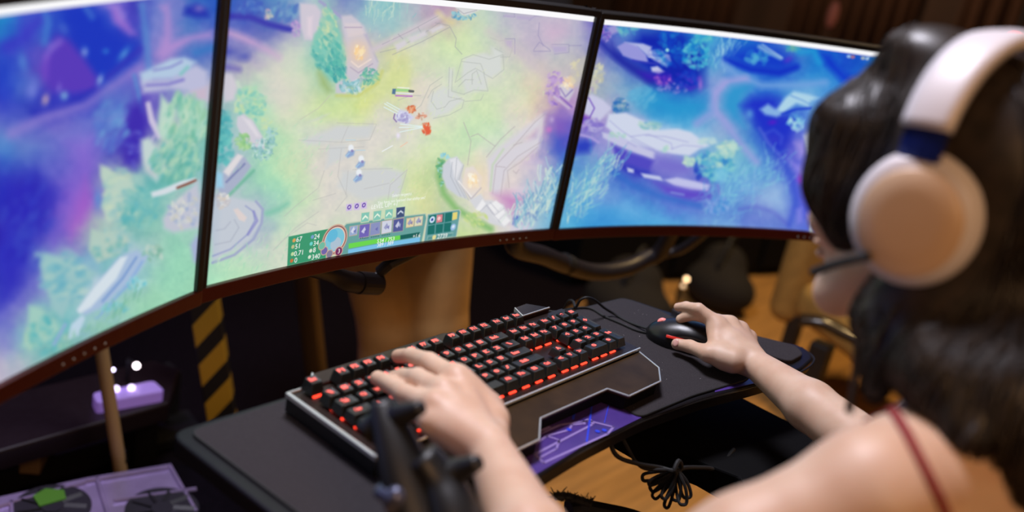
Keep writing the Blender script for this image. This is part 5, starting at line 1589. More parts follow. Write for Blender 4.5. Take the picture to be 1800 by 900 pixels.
# axis of the mouse on the mat
A_, B_ = np.array([0.5385, -0.080]), np.array([0.583, -0.192])
ax = (B_ - A_) / np.linalg.norm(B_ - A_)
sd = np.array([-ax[1], ax[0]])


def mp(a, s_, z):
    p = A_ + ax * a + sd * s_
    return (p[0], p[1], PZ + z)


F = Field((0.49, -0.23, PZ - 0.005), (0.65, -0.04, 0.03), 0.0012)
Rm = np.array([[ax[0], ax[1], 0], [sd[0], sd[1], 0], [0, 0, 1]])
F.ell(mp(0.068, 0, 0.008), (0.064, 0.031, 0.0305), 0.004, Rm)
F.ell(mp(0.035, 0, 0.006), (0.036, 0.028, 0.019), 0.008, Rm)
F.ell(mp(0.068, -0.040, 0.010), (0.040, 0.016, 0.022), 0.006, Rm, sub=True)
F.ell(mp(0.068, 0.040, 0.010), (0.040, 0.016, 0.022), 0.006, Rm, sub=True)
F.ell(mp(0.06, 0, -0.045), (0.12, 0.10, 0.0458), 0.001, None, sub=True)
V_, F_ = F.mesh()
npmesh('body', V_, F_, M['gloss_black'], ms)
bm = NB()
wc = mp(0.018, 0, 0.0225)
lathe(bm, [(0.003, -0.0035), (0.0068, -0.003), (0.0074, 0), (0.0068, 0.003), (0.003, 0.0035)], frame(wc, (sd[0], sd[1], 0)), 24)
M['wheel'] = mat('wheel', (0.35, 0.3, 0.3), 0.3, emit=(1.0, 0.12, 0.08), estr=0.7)
obj('scroll_wheel', bm, M['wheel'], ms, smooth=True, label='red lit scroll wheel')
bm = NB()
tube(bm, smooth_path([mp(0.030, -0.0262, 0.0168), mp(0.046, -0.0262, 0.0180), mp(0.064, -0.0262, 0.0178)], 4), 0.0019, 6)
M['red_strip'] = mat('red_strip', (0.4, 0.02, 0.02), 0.3, emit=(1.0, 0.05, 0.03), estr=0.35)
obj('side_button', bm, M['red_strip'], ms, label='red side strip')
bm = NB()
box(bm, mp(0.050, 0.004, 0.0335), (0.006, 0.003, 0.0015), math.atan2(ax[1], ax[0]))
obj('indicator_light', bm, M['led'], ms)
bm = NB()
for k in range(6):
    for j in range(3):
        bmesh.ops.create_icosphere(bm, subdivisions=1, radius=0.0017, matrix=Matrix.Translation(mp(0.060 + k * 0.0032, -0.0240, 0.009 + j * 0.003)))
obj('side_grip', bm, M['rubber'], ms, label='knobbly thumb grip')
bm = NB()
pts = [mp(0.0, 0, 0.008)] + [tuple(onz(x, y, z)) for x, y, z in ((1135, 577, -.032), (1105, 566, -.0355), (1080, 552, -.033), (1062, 541, -.022), (1046, 528, -.008), (1032, 523, 0.0), (1020, 528, -.006), (1012, 540, -.022))]
pts += [(0.515, 0.035, -0.032), (0.54, 0.06, -0.05), (0.55, 0.075, -0.09)]
tube(bm, smooth_path(pts, 6), 0.0019, 8)
obj('cable', bm, M['rubber'], ms)
bm = NB()
pts = [tuple(onz(x, y, PZ + .0019)) for x, y in ((1150, 588), (1120, 581), (1090, 568), (1062, 556), (1040, 543), (1018, 541))]
pts += [(0.47, 0.03, PZ + 0.001), (0.46, 0.05, -0.045), (0.455, 0.07, -0.09)]
tube(bm, smooth_path(pts, 6), 0.0016, 8)
tag(obj('thin_cable', bm, M['rubber']), 'thin black cable lying flat on the mat below the looped mouse cable', 'cable')

# ------------------------------------------------------------------ under the tray
bm = NB()
tube(bm, smooth_path([(0.30, -0.19, -0.06), tuple(onz(1083, 800, -.075)), tuple(onz(1120, 815, -.09)), tuple(onz(1160, 822, -.1)), tuple(onz(1185, 828, -.1)), tuple(onz(1205, 822, -.11)), tuple(onz(1240, 822, -.12)), tuple(onz(1262, 822, -.125)), tuple(onz(1290, 790, -.12))], 6), 0.0028, 8)
tube(bm, smooth_path([(0.32, -0.19, -0.06), tuple(onz(1105, 790, -.08)), tuple(onz(1118, 812, -.09)), tuple(onz(1135, 824, -.1)), tuple(onz(1170, 826, -.1)), tuple(onz(1188, 826, -.1))], 6), 0.0022, 8)
random.seed(12)
c0 = np.array(onz(1190, 825, -.1))
right = np.array([0.6426, -0.7433, 0.1858])
dn = np.array([-0.1578, -0.3657, -0.9173])
fw = np.array([0.7498, 0.5602, -0.3522])
for k in range(9):
    th = math.radians(-48 + k * 11.5)
    L = random.uniform(0.036, 0.05)
    wv = random.uniform(0.006, 0.010)
    d_ = -math.sin(th + 0.35) * right * -1 + math.cos(th + 0.35) * dn
    d_ = math.cos(math.radians(15 + k * 12)) * -right + math.sin(math.radians(15 + k * 12)) * dn
    n_ = -math.sin(math.radians(15 + k * 12)) * -right + math.cos(math.radians(15 + k * 12)) * dn
    o_ = fw * random.uniform(-0.006, 0.006)
    tube(bm, smooth_path([c0, c0 + d_ * L * .5 + n_ * wv * .6 + o_, c0 + d_ * L * .93 + n_ * wv * .5 + o_, c0 + d_ * L + o_, c0 + d_ * L * .9 - n_ * wv * .5 + o_, c0 + d_ * L * .5 - n_ * wv * .4 - o_, c0 - o_], 6), 0.0021, 6)
tube(bm, smooth_path([c0 + dn * 0.008 - right * 0.004, c0 + right * .006 + fw * .006, c0 - dn * 0.010 + right * .002, c0 - right * .004 - fw * .006, c0 + dn * .006], 5), 0.003, 8)
tag(obj('cable_bundle', bm, M['rubber']), 'coiled black cable tied in a bundle hanging under the tray', 'cable')

sb = thing('support_panel', 'large flat black panel with cut corners below the right half of the tray', 'panel', (0.55, -0.25, -0.17))
bm = NB()
prism(bm, [(0.425, -0.06), (0.427, -0.178), (0.462, -0.296), (0.432, -0.335), (0.45, -0.46), (0.66, -0.46), (0.665, -0.06)], -0.155, -0.12, 0.003, 2)
obj('upper_shell', bm, M['matte_black'], sb)
bm = NB()
prism(bm, [(0.47, -0.075), (0.475, -0.45), (0.655, -0.45), (0.655, -0.075)], -0.17, -0.155)
obj('lower_plate', bm, M['rubber'], sb)
bm = NB()
box(bm, (0.56, -0.11, -0.089), (0.07, 0.06, 0.062), bev=0.004)
obj('bracket', bm, M['black_plastic'], sb)
bm = NB()
box(bm, (0.60, -0.30, -0.46), (0.07, 0.10, 0.58), bev=0.01)
obj('post', bm, M['black_plastic'], sb)

# dark frayed strap end and the curved black edge by the left forearm
bm = NB()
random.seed(4)
pb = [tuple(onz(x, y, z)) for x, y, z in ((975, 872, -.12), (1000, 873, -.12), (1022, 880, -.12), (1040, 886, -.12))]
tube(bm, smooth_path(pb, 5), 0.006, 8, flat=0.6)
for k in range(70):
    t_ = random.random()
    b_ = np.array(pb[0]) * (1 - t_) + np.array(pb[-1]) * t_
    e_ = b_ + right * random.uniform(-.012, .012) - dn * random.uniform(-.004, .010) + fw * random.uniform(-.006, .006)
    tube(bm, [b_, (b_ + e_) / 2 + dn * random.uniform(-.002, .003), e_], 0.0006, 4)
tag(obj('frayed_strap', bm, M['rubber']), 'short frayed black strap end under the tray beside the left forearm', 'strap')
bm = NB()
pth = [tuple(onz(x, y, -.16)) for x, y in ((1000, 895), (1025, 893), (1060, 899), (1110, 910), (1160, 930))]
tube(bm, smooth_path(pth, 5), 0.013, 12, flat=0.7)
tag(obj('footrest_bar', bm, M['black_plastic']), 'curved black bar along the lower picture edge below the frayed strap', 'bar')

# dark double hook standing on the left end of the tray
hk = thing('forked_bracket', 'blurred black bracket with two upturned prongs in front of the left wrist', 'bracket', (-0.08, -0.243, TZ))
bm = NB()
def dq(x, y, s_): return tuple(dep(x, y, s_))
ss = 0.80
body_pts = [dq(672, 708, ss + .02), dq(690, 760, ss + .01), dq(712, 830, ss), dq(745, 930, ss - .01)]
tube(bm, smooth_path(body_pts, 5), [0.012 + 0.016 * i / 15 for i in range(16)], 14, flat=0.7)
cf = dq(790, 880, ss - .01)
tube(bm, smooth_path([dq(740, 800, ss), dq(775, 850, ss), dq(800, 905, ss - .01), dq(820, 980, ss - .02)], 5), [0.016 + .012 * i / 15 for i in range(16)], 14, flat=.8)
obj('upright', bm, M['black_plastic'], hk, smooth=True)
for nm_, P4, R4_ in (('prong', [dq(640, 762, ss + .02), dq(672, 742, ss + .02), dq(705, 730, ss + .01), dq(742, 716, ss)], [0.011, 0.0125, 0.0105, 0.0055]),
                     ('prong', [dq(735, 848, ss), dq(770, 842, ss), dq(805, 828, ss), dq(842, 812, ss - .01)], [0.012, 0.0125, 0.011, 0.006])):
    bm = NB()
    sp = smooth_path(P4, 5)
    rr = np.interp(np.linspace(0, 3, len(sp)), range(4), R4_)
    tube(bm, sp, list(rr), 14)
    obj(nm_, bm, M['black_plastic'], hk, smooth=True)
bm = NB()
box(bm, (-0.075, -0.232, TZ + 0.004), (0.07, 0.045, 0.008), bev=0.003)
obj('base', bm, M['black_plastic'], hk)
bm = NB()
bmesh.ops.create_uvsphere(bm, u_segments=20, v_segments=12, radius=0.0095, matrix=Matrix.Translation(Vector(dq(694, 880, ss - .02))) @ Matrix.Diagonal((1, 1, 1.3, 1)))
tube(bm, [dq(668, 862, ss - .01), dq(694, 880, ss - .02)], 0.007, 12)
obj('knob', bm, mat('knob_grey', (0.12, 0.13, 0.2), 0.3, metal=0.5), hk, smooth=True, label='pale grey blue knob')

# ------------------------------------------------------------------ black tubes of the monitor arm
M['arm'] = mat('arm', (0.014, 0.012, 0.016), 0.45)
ma = thing('monitor_arm', 'black curved tubular arm below the right hand monitor', 'monitor arm', (0.95, 0.28, -0.13))


def oy(x, y, Y):
    return tuple(ony(x, y, Y))


bm = NB()
tube(bm, smooth_path([(0.62, 0.23, 0.01), oy(905, 432, .25), oy(955, 449, .26), oy(1000, 467, .27), oy(1045, 478, .27), oy(1095, 473, .26), oy(1135, 455, .25), oy(1165, 436, .23), (1.05, 0.17, 0.03)], 6), 0.0165, 14)
obj('tube', bm, M['arm'], ma, smooth=True)
bm = NB()
tube(bm, [oy(990, 461, .27), oy(1001, 466, .27)], 0.0185, 14)
obj('collar', bm, M['rubber'], ma)
bm = NB()
tube(bm, smooth_path([oy(1135, 455, .25), oy(1175, 445, .24), oy(1212, 430, .2), (1.12, 0.1, 0.02)], 5), 0.010, 10)
obj('brace', bm, M['arm'], ma, smooth=True)
mb = thing('monitor_arm', 'short black cylindrical arm joint below the middle monitor', 'monitor arm', (0.3, 0.27, -0.05))
bm = NB()
tube(bm, smooth_path([(0.19, 0.245, -0.005), oy(578, 480, .26), oy(606, 493, .26), oy(632, 498, .26)], 5), [0.010, 0.0105, 0.011, 0.0115, 0.012, 0.0125, 0.0130, 0.0135, 0.014, 0.0145, 0.015, 0.015, 0.015, 0.015, 0.015, 0.015], 14)
obj('tube', bm, M['arm'], mb, smooth=True)
bm = NB()
tube(bm, [oy(630, 497, .26), oy(664, 499, .26)], 0.0165, 20)
obj('joint', bm, M['arm'], mb)
bm = NB()
tube(bm, [oy(658, 484, .26), oy(672, 474, .26)], 0.0035, 8)
tube(bm, [oy(668, 478, .26), oy(684, 464, .25), (0.40, 0.24, -0.01)], 0.009, 12)
obj('latch', bm, M['arm'], mb)

# ------------------------------------------------------------------ the player
AZ = math.radians(75)
Hc = np.array([0.212, -0.475, 0.346])
_f = np.array([math.cos(AZ), math.sin(AZ), 0])
_p = math.radians(-9)
hf = _f * math.cos(_p) + np.array([0, 0, math.sin(_p)])
hu = -_f * math.sin(_p) + np.array([0, 0, math.cos(_p)])
hr = np.cross(hf, hu)
HR = np.array([hr, hf, hu])


def hl(r, f, u):
    return Hc + hr * r + hf * f + hu * u


def P3(px, py, z):
    return onz(px, py, z)


BH = 0.0025
B = Field((-0.20, -0.80, -0.12), (0.72, 0.03, 0.50), BH)
# torso, neck, shoulders
B.ell((0.195, -0.590, 0.06), (0.150, 0.090, 0.18), 0.02)
B.ell((0.195, -0.595, -0.06), (0.120, 0.085, 0.12), 0.03)
B.chain([(0.032, -0.548, 0.172), (0.11, -0.575, 0.174), (0.19, -0.59, 0.17), (0.28, -0.575, 0.165), (0.355, -0.548, 0.160)], [0.050, 0.052, 0.055, 0.052, 0.050], 0.025)
B.chain([hl(0, -0.03, -0.06), (0.192, -0.562, 0.225), (0.19, -0.585, 0.16)], [0.050, 0.048, 0.062], 0.03)
B.cap((0.192, -0.565, 0.215), (0.07, -0.552, 0.180), 0.030, 0.036, 0.03)
B.cap((0.192, -0.565, 0.215), (0.32, -0.552, 0.175), 0.030, 0.036, 0.03)
for s_ in (-1, 1):   # shoulder blades, bust
    B.ell((0.195 + s_ * 0.072, -0.655, 0.09), (0.045, 0.018, 0.060), 0.02)
    B.ell((0.195 + s_ * 0.060, -0.515, 0.03), (0.052, 0.045, 0.05), 0.02)
# left arm
EL = np.array([-0.105, -0.420, 0.035])
WL = P3(862, 792, 0.042)
B.chain([(0.026, -0.545, 0.171), (-0.03, -0.495, 0.121), EL], [0.047, 0.041, 0.034], 0.015)
mid_ = WL * 0.45 + EL * 0.55
B.chain([EL, mid_ + np.array([0, 0, 0.002]), WL], [0.034, 0.033, 0.0205], 0.010)
# right arm
ER = np.array([0.462, -0.440, -0.008])
WR = P3(1324, 637, -0.010)
B.chain([(0.362, -0.545, 0.160), (0.41, -0.50, 0.08), ER], [0.047, 0.040, 0.034], 0.015)
mid_ = WR * 0.5 + ER * 0.5
B.chain([ER, mid_, WR], [0.034, 0.0305, 0.0185], 0.010)
# head
B.ell(hl(0, -0.012, 0.026), (0.073, 0.092, 0.078), 0.01, HR)
B.ell(hl(0, 0.030, -0.030), (0.060, 0.064, 0.080), 0.02, HR)
B.chain([hl(-0.055, 0.0, -0.05), hl(-0.035, 0.055, -0.092), hl(0, 0.078, -0.103), hl(0.035, 0.055, -0.092), hl(0.055, 0.0, -0.05)], [0.018, 0.016, 0.015, 0.016, 0.018], 0.018)
B.cap(hl(0, 0.092, 0.005), hl(0, 0.110, -0.030), 0.007, 0.010, 0.008)
for s_ in (-1, 1):
    B.ell(hl(s_ * 0.0115, 0.103, -0.034), (0.008, 0.009, 0.007), 0.005, HR)
    B.ell(hl(s_ * 0.040, 0.066, -0.030), (0.024, 0.022, 0.022), 0.012, HR)
    B.ell(hl(s_ * 0.032, 0.098, 0.004), (0.017, 0.016, 0.010), 0.008, HR, sub=True)
    B.ell(hl(s_ * 0.076, -0.004, -0.005), (0.008, 0.020, 0.031), 0.005, HR)
B.ell(hl(0, 0.092, -0.058), (0.024, 0.013, 0.0055), 0.003, HR)
B.ell(hl(0, 0.090, -0.069), (0.020, 0.013, 0.0065), 0.003, HR)


def finger(pts, rad, k=0.003):
    B.chain([P3(*p) for p in pts], rad, k)


# left hand, resting on the keys
LM = {'i': (802, 668, .054), 'm': (779, 690, .056), 'r': (764, 713, .052), 'p': (757, 740, .043)}
finger([(700, 626, .011), (722, 625, .026), (754, 636, .045), LM['i']], [0.0078, 0.0085, 0.0098, 0.0125])
finger([(692, 664, .010), (708, 662, .024), (734, 664, .044), LM['m']], [0.0075, 0.0085, 0.0098, 0.0125])
finger([(664, 665, .010), (683, 674, .020), (712, 693, .038), LM['r']], [0.0082, 0.0088, 0.0098, 0.0120])
finger([(742, 738, .008), (728, 728, .022), (734, 727, .036), LM['p']], [0.0070, 0.0075, 0.0085, 0.0110])
finger([(812, 688, .008), (838, 700, .012), (862, 722, .026), (868, 765, .038)], [0.0085, 0.0092, 0.0125, 0.0150], 0.005)
for key, r0 in (('i', 0.0125), ('m', 0.0128), ('r', 0.0122), ('p', 0.0112)):
    B.cap(P3(*LM[key]), WL + (P3(*LM[key]) - WL) * 0.08, r0, 0.0165, 0.008)
B.cap(P3(*LM['i']), P3(856, 712, .036), 0.0125, 0.0140, 0.012)
B.cap(P3(825, 690, .046), P3(866, 735, .038), 0.0125, 0.0145, 0.012)
B.cap(P3(838, 790, .034), P3(775, 762, .030), 0.0150, 0.0120, 0.010)
B.cap(P3(850, 745, .036), P3(800, 720, .040), 0.014, 0.012, 0.010)
# right hand, over the mouse
RM = {'i': (1262, 571, .014), 'm': (1283, 571, .012), 'r': (1301, 580, .005), 'p': (1316, 594, -.005)}
finger([(1192, 540, .014), (1206, 539, .020), (1228, 543, .027), RM['i']], [0.0062, 0.0068, 0.0078, 0.0112])
finger([(1196, 561, .001), (1207, 556, .008), (1226, 554, .016), RM['m']], [0.0064, 0.0070, 0.0080, 0.0112])
finger([(1228, 566, -.012), (1240, 560, -.002), (1262, 562, .008), RM['r']], [0.0062, 0.0070, 0.0078, 0.0108])
finger([(1246, 572, -.020), (1262, 568, -.010), (1288, 578, -.002), RM['p']], [0.0060, 0.0064, 0.0072, 0.0100])
finger([(1190, 605, -.022), (1213, 609, -.018), (1246, 622, -.010), (1288, 634, -.010)], [0.0078, 0.0082, 0.0110, 0.0160], 0.005)
for key, r0 in (('i', 0.0115), ('m', 0.0115), ('r', 0.0110), ('p', 0.0100)):
    B.cap(P3(*RM[key]), WR + (P3(*RM[key]) - WR) * 0.08, r0, 0.0150, 0.008)
B.cap(P3(1262, 616, -.006), P3(1258, 585, .006), 0.0120, 0.0120, 0.010)
B.cap(P3(1275, 628, -.012), P3(1312, 636, -.012), 0.0165, 0.0165, 0.010)
B.cap(P3(1285, 605, .000), P3(1300, 620, -.005), 0.016, 0.016, 0.010)
V_, F_ = B.mesh()
player = npmesh('person', V_, F_, M['skin'])
tag(player, 'person with long dark hair and red straps, seen from behind, hands on keyboard and mouse', 'person')
bvh = BVHTree.FromPolygons([tuple(v) for v in V_], [tuple(map(int, f)) for f in F_])


def snap(p, off=0.0012):
    loc_, n_, i_, d_ = bvh.find_nearest(Vector(tuple(map(float, p))))
    s_ = 1 if n_.dot(Vector((0, 0, 1))) > -2 else 1
    fn = float(B.at(np.array(loc_ + n_ * 0.003)))
    if fn < 0:
        n_ = -n_
    return np.array(loc_ + n_ * off), np.array(n_)


def hitpx(px, py, off=0.0012):
    d = Vector(ray(px, py)).normalized()
    loc_, n_, i_, dd = bvh.ray_cast(Vector(CAM), d)
    if loc_ is None:
        return None
    if n_.dot(d) > 0:
        n_ = -n_
    return np.array(loc_ + n_ * off), np.array(n_)


def ribbon(bm, P, N, wd, th):
    rows = []
    for i in range(len(P)):
        t_ = P[min(i + 1, len(P) - 1)] - P[max(i - 1, 0)]
        t_ = t_ / (np.linalg.norm(t_) + 1e-9)
        s_ = np.cross(t_, N[i])
        s_ /= np.linalg.norm(s_) + 1e-9
        rows.append([bm.verts.new(tuple(P[i] + s_ * a + N[i] * b)) for a, b in ((-wd / 2, 0), (wd / 2, 0), (wd / 2, th), (-wd / 2, th))])
    for a, b in zip(rows[:-1], rows[1:]):
        for k in range(4):
            bm.faces.new((a[k], a[(k + 1) % 4], b[(k + 1) % 4], b[k]))
    bm.faces.new(rows[0][::-1])
    bm.faces.new(rows[-1])


# fingernails
def nail(px, py, w_, l_, ang):
    h = hitpx(px, py, 0.0002)
    if h is None:
        return
    P, N = h
    d = Vector(math.cos(math.radians(ang)) * R3[0] + math.sin(math.radians(ang)) * R3[1])
    bm = NB()
    bmesh.ops.create_uvsphere(bm, u_segments=14, v_segments=8, radius=1.0, matrix=frame(P - N * 0.0006, N, d) @ Matrix.Diagonal((l_, w_, 0.0014, 1)))
    obj('fingernail', bm, M['nail'], player, smooth=True)


nail(1187.5, 602.5, 0.0045, 0.0055, 100)

# red strap top
T = Field((0.0, -0.72, -0.14), (0.40, -0.44, 0.06), 0.004)
T.ell((0.195, -0.590, 0.06), (0.154, 0.094, 0.184), 0.02)
T.ell((0.195, -0.595, -0.06), (0.125, 0.090, 0.125), 0.03)
for s_ in (-1, 1):
    T.ell((0.195 + s_ * 0.060, -0.515, 0.03), (0.056, 0.050, 0.054), 0.02)
zz = T.lo[2] + T.h * np.arange(T.n[2])
yy = T.lo[1] + T.h * np.arange(T.n[1])
cut = (zz[None, None, :] - (0.0 + 0.35 * (yy[None, :, None] + 0.60))).astype(np.float32)
T.F = np.maximum(T.F, cut + np.zeros_like(T.F))
V2, F2 = T.mesh()
top = npmesh('strap_top', V2, F2, M['red_cloth'], player)
top['label'] = 'dark red strap top'
for side in (0, 1):
    P, N = [], []
    if side == 0:
        lst = [hitpx(x, y) for x, y in ((1556, 706), (1568, 722), (1580, 742), (1592, 764), (1604, 788), (1616, 812), (1630, 840), (1645, 870), (1660, 905))]
        lst = [h for h in lst if h is not None]
        b0 = lst[-1][0]
        e0 = np.array([0.13, -0.66, 0.0])
        for t_ in np.linspace(0.15, 1, 8):
            lst.append(snap(b0 * (1 - t_) + e0 * t_))
        f0 = lst[0][0]
        e1 = np.array([0.135, -0.47, 0.03])
        pre = [snap(f0 * (1 - t_) + e1 * t_) for t_ in np.linspace(1, 0.12, 9)]
        lst = pre + lst
    else:
        pl = [(0.25, -0.47, 0.04), (0.26, -0.49, 0.12), (0.27, -0.53, 0.21), (0.27, -0.57, 0.23), (0.265, -0.62, 0.16), (0.26, -0.66, 0.0)]
        lst = [snap(p) for p in smooth_path(pl, 6)]
    P = [h[0] for h in lst]
    N = [h[1] for h in lst]
    bm = NB()
    ribbon(bm, P, N, 0.0075, 0.0018)
    obj('strap', bm, M['red_cloth'], top)

# lower body: seated, in black trousers with shoes, on a padded stool (below the picture)
Lo = Field((0.0, -0.85, -0.76), (0.42, 0.02, -0.05), 0.008)
Lo.ell((0.195, -0.60, -0.16), (0.145, 0.11, 0.11), 0.03)
for s_ in (-1, 1):
    x0 = 0.195 + s_ * 0.075
    Lo.chain([(x0, -0.58, -0.20), (x0 + s_ * 0.03, -0.20, -0.27), (x0 + s_ * 0.03, -0.22, -0.66)], [0.078, 0.058, 0.040], 0.02)
V2, F2 = Lo.mesh()
tr_ = npmesh('trousers', V2, F2, mat('trouser_cloth', (0.012, 0.012, 0.015), 0.9), player)
for s_ in (-1, 1):
    x0 = 0.195 + s_ * 0.105
    bm = NB()
    box(bm, (x0, -0.165, -0.738), (0.085, 0.24, 0.024), bev=0.01)
    tube(bm, smooth_path([(x0, -0.235, -0.690), (x0, -0.16, -0.705), (x0, -0.075, -0.722)], 5), 0.038, 14, flat=0.8)
    obj('shoe', bm, M['rubber'], player, smooth=True)
st = thing('padded_stool', 'black padded stool under the seated player', 'stool', (0.195, -0.60, -0.75))
bm = NB()
lathe(bm, [(0.17, 0), (0.19, 0.012), (0.19, 0.05), (0.16, 0.065)], Matrix.Translation((0.195, -0.60, -0.352)), 32)
obj('seat', bm, M['black_plastic'], st)
bm = NB()
tube(bm, [(0.195, -0.60, -0.71), (0.195, -0.60, -0.352)], 0.025, 14)
obj('post', bm, M['edge'], st)
bm = NB()
lathe(bm, [(0.20, 0), (0.20, 0.015), (0.05, 0.04)], Matrix.Translation((0.195, -0.60, -0.75)), 32)
obj('base', bm, M['black_plastic'], st)

# eyes
for s_ in (-1, 1):
    bm = NB()
    bmesh.ops.create_uvsphere(bm, u_segments=20, v_segments=12, radius=0.0115, matrix=Matrix.Translation(Vector(hl(s_ * 0.031, 0.082, 0.004))))
    e_ = obj('eye', bm, M['hp_shell'], player, smooth=True)
    bm = NB()
    bmesh.ops.create_uvsphere(bm, u_segments=16, v_segments=8, radius=0.0052, matrix=Matrix.Translation(Vector(hl(s_ * 0.031, 0.0895, 0.004))))
    obj('iris', bm, M['hair'], e_, smooth=True)

# ---- hair
G = Field((-0.02, -0.86, 0.00), (0.46, -0.30, 0.53), 0.004)
G.ell(hl(0, -0.020, 0.030), (0.081, 0.103, 0.084), 0.01, HR)
G.ell(hl(0, 0.062, -0.055), (0.056, 0.080, 0.105), 0.012, HR, sub=True)
G.chain([hl(-0.025, 0.062, 0.074), hl(-0.060, 0.056, 0.045), hl(-0.070, 0.050, 0.000), hl(-0.070, 0.034, -0.035)], [0.018, 0.019, 0.016, 0.010], 0.03)
G.chain([hl(0.025, 0.062, 0.074), hl(0.068, 0.056, 0.045), hl(0.079, 0.050, 0.000), hl(0.078, 0.045, -0.06)], [0.018, 0.020, 0.017, 0.012], 0.03)
G.ell(dep(1645, 96, .775), (0.034, 0.036, 0.022), 0.03)
G.chain([hl(-0.045, -0.03, -0.03), dep(1560, 560, .765), dep(1552, 630, .745), dep(1540, 690, .735)], [0.030, 0.022, 0.013, 0.006], 0.015)
G.chain([hl(-0.03, -0.05, -0.02), dep(1640, 560, .75), dep(1650, 660, .70), dep(1700, 770, .665)], [0.045, 0.036, 0.022, 0.012], 0.02)
G.chain([hl(0.0, -0.07, 0.0), dep(1740, 560, .745), dep(1770, 700, .69), dep(1835, 830, .665)], [0.055, 0.045, 0.036, 0.026], 0.02)
G.chain([hl(0.04, -0.06, -0.02), dep(1850, 600, .78), (0.24, -0.66, 0.14), (0.24, -0.69, 0.04)], [0.05, 0.045, 0.035, 0.015], 0.02)
G.chain([hl(0.06, -0.02, -0.03), (0.275, -0.52, 0.24), (0.285, -0.50, 0.15)], [0.03, 0.022, 0.012], 0.02)
for r_, u_ in ((0.100, -0.01), (0.0985, 0.02), (0.0965, 0.04)):
    for s_ in (-1, 1):
        G.ell(hl(s_ * (r_ + 0.012), -0.034, u_), (0.030, 0.034, 0.034), 0.006, HR, sub=True)
V2, F2 = G.mesh()
hair = npmesh('hair', V2, F2, M['hair'], player)
hair['label'] = 'long straight dark brown hair'


def gradF(Fd, P):
    e = 0.004
    g = np.stack([Fd.at(P + np.eye(3)[i] * e) - Fd.at(P - np.eye(3)[i] * e) for i in range(3)], -1)
    return g / (np.linalg.norm(g, axis=-1, keepdims=True) + 1e-9)


NS, STEP, SEG = 4200, 0.0075, 34
sel = RNG.choice(len(V2), NS)
Pn = V2[sel] + RNG.normal(0, 0.0015, (NS, 3))
lift = RNG.uniform(-0.0008, 0.0035, NS)
wob = RNG.normal(0, 0.10, (NS, 3))
track = [Pn.copy()]
for i in range(SEG):
    n_ = gradF(G, Pn)
    g_ = np.array([0.0, 0.0, -1.0]) + 0.35 * (-hf) * (Pn[:, 2:3] > 0.40) + wob
    g_ = g_ - n_ * (g_ * n_).sum(1, keepdims=True)
    g_ /= np.linalg.norm(g_, axis=1, keepdims=True) + 1e-9
    Pn = Pn + g_ * STEP
    n_ = gradF(G, Pn)
    Pn = Pn - n_ * np.clip(G.at(Pn) - lift, -0.01, 0.01)[:, None]
    track.append(Pn.copy())
TR = np.stack(track, 1)                      # NS, SEG+1, 3
ln = RNG.integers(10, SEG + 1, NS)
CUPC = np.array(dep(1606, 386, 0.705))
CUPD = np.linalg.norm(TR - CUPC, axis=2).min(1)
LOC = (TR - Hc) @ HR.T
nearband = ((np.abs(LOC[..., 1] + 0.028) < 0.024) & (LOC[..., 2] > 0.0) & (np.hypot(LOC[..., 0] / 0.0835, (LOC[..., 2] - 0.03) / 0.087) > 1.0)).any(1)
vv, ff, base = [], [], 0
rad = RNG.uniform(0.0004, 0.0010, NS)
for i in range(NS):
    if CUPD[i] < 0.060 or nearband[i]:
        continue
    T_ = TR[i, :ln[i] + 1]
    d_ = np.gradient(T_, axis=0)
    d_ /= np.linalg.norm(d_, axis=1, keepdims=True) + 1e-9
    a_ = np.cross(d_, np.array([0.3, 0.9, 0.2]))
    a_ /= np.linalg.norm(a_, axis=1, keepdims=True) + 1e-9
    b_ = np.cross(d_, a_)
    tp_ = np.ones(len(T_))
    tp_[-4:] = np.linspace(1, 0.1, 4)
    r_ = (rad[i] * tp_)[:, None]
    ring = np.stack([T_ + a_ * r_, T_ + (-0.5 * a_ + 0.866 * b_) * r_, T_ + (-0.5 * a_ - 0.866 * b_) * r_], 1).reshape(-1, 3)
    vv.append(ring)
    k_ = np.arange(len(T_) - 1)[:, None] * 3 + base
    for j in range(3):
        ff.append(np.concatenate([k_ + j, k_ + (j + 1) % 3, k_ + 3 + (j + 1) % 3, k_ + 3 + j], 1))
    base += len(ring)
sh = npmesh('strands', np.concatenate(vv), np.concatenate(ff), M['hair'], hair)
sh['kind'] = 'stuff'
bm = NB()
random.seed(9)
for k in range(26):
    o_ = [random.uniform(-9, 9) for _ in range(4)]
    pp = [dep(1520 + o_[0], 520, .765), dep(1512 + o_[1], 580, .752), dep(1506 + o_[2], 650, .742), dep(1492 + o_[3], 725 + o_[0], .735)]
    sp = smooth_path(pp, 5)
    tube(bm, sp, list(np.linspace(0.0008, 0.0003, len(sp))), 4)
obj('loose_lock', bm, M['hair'], hair)

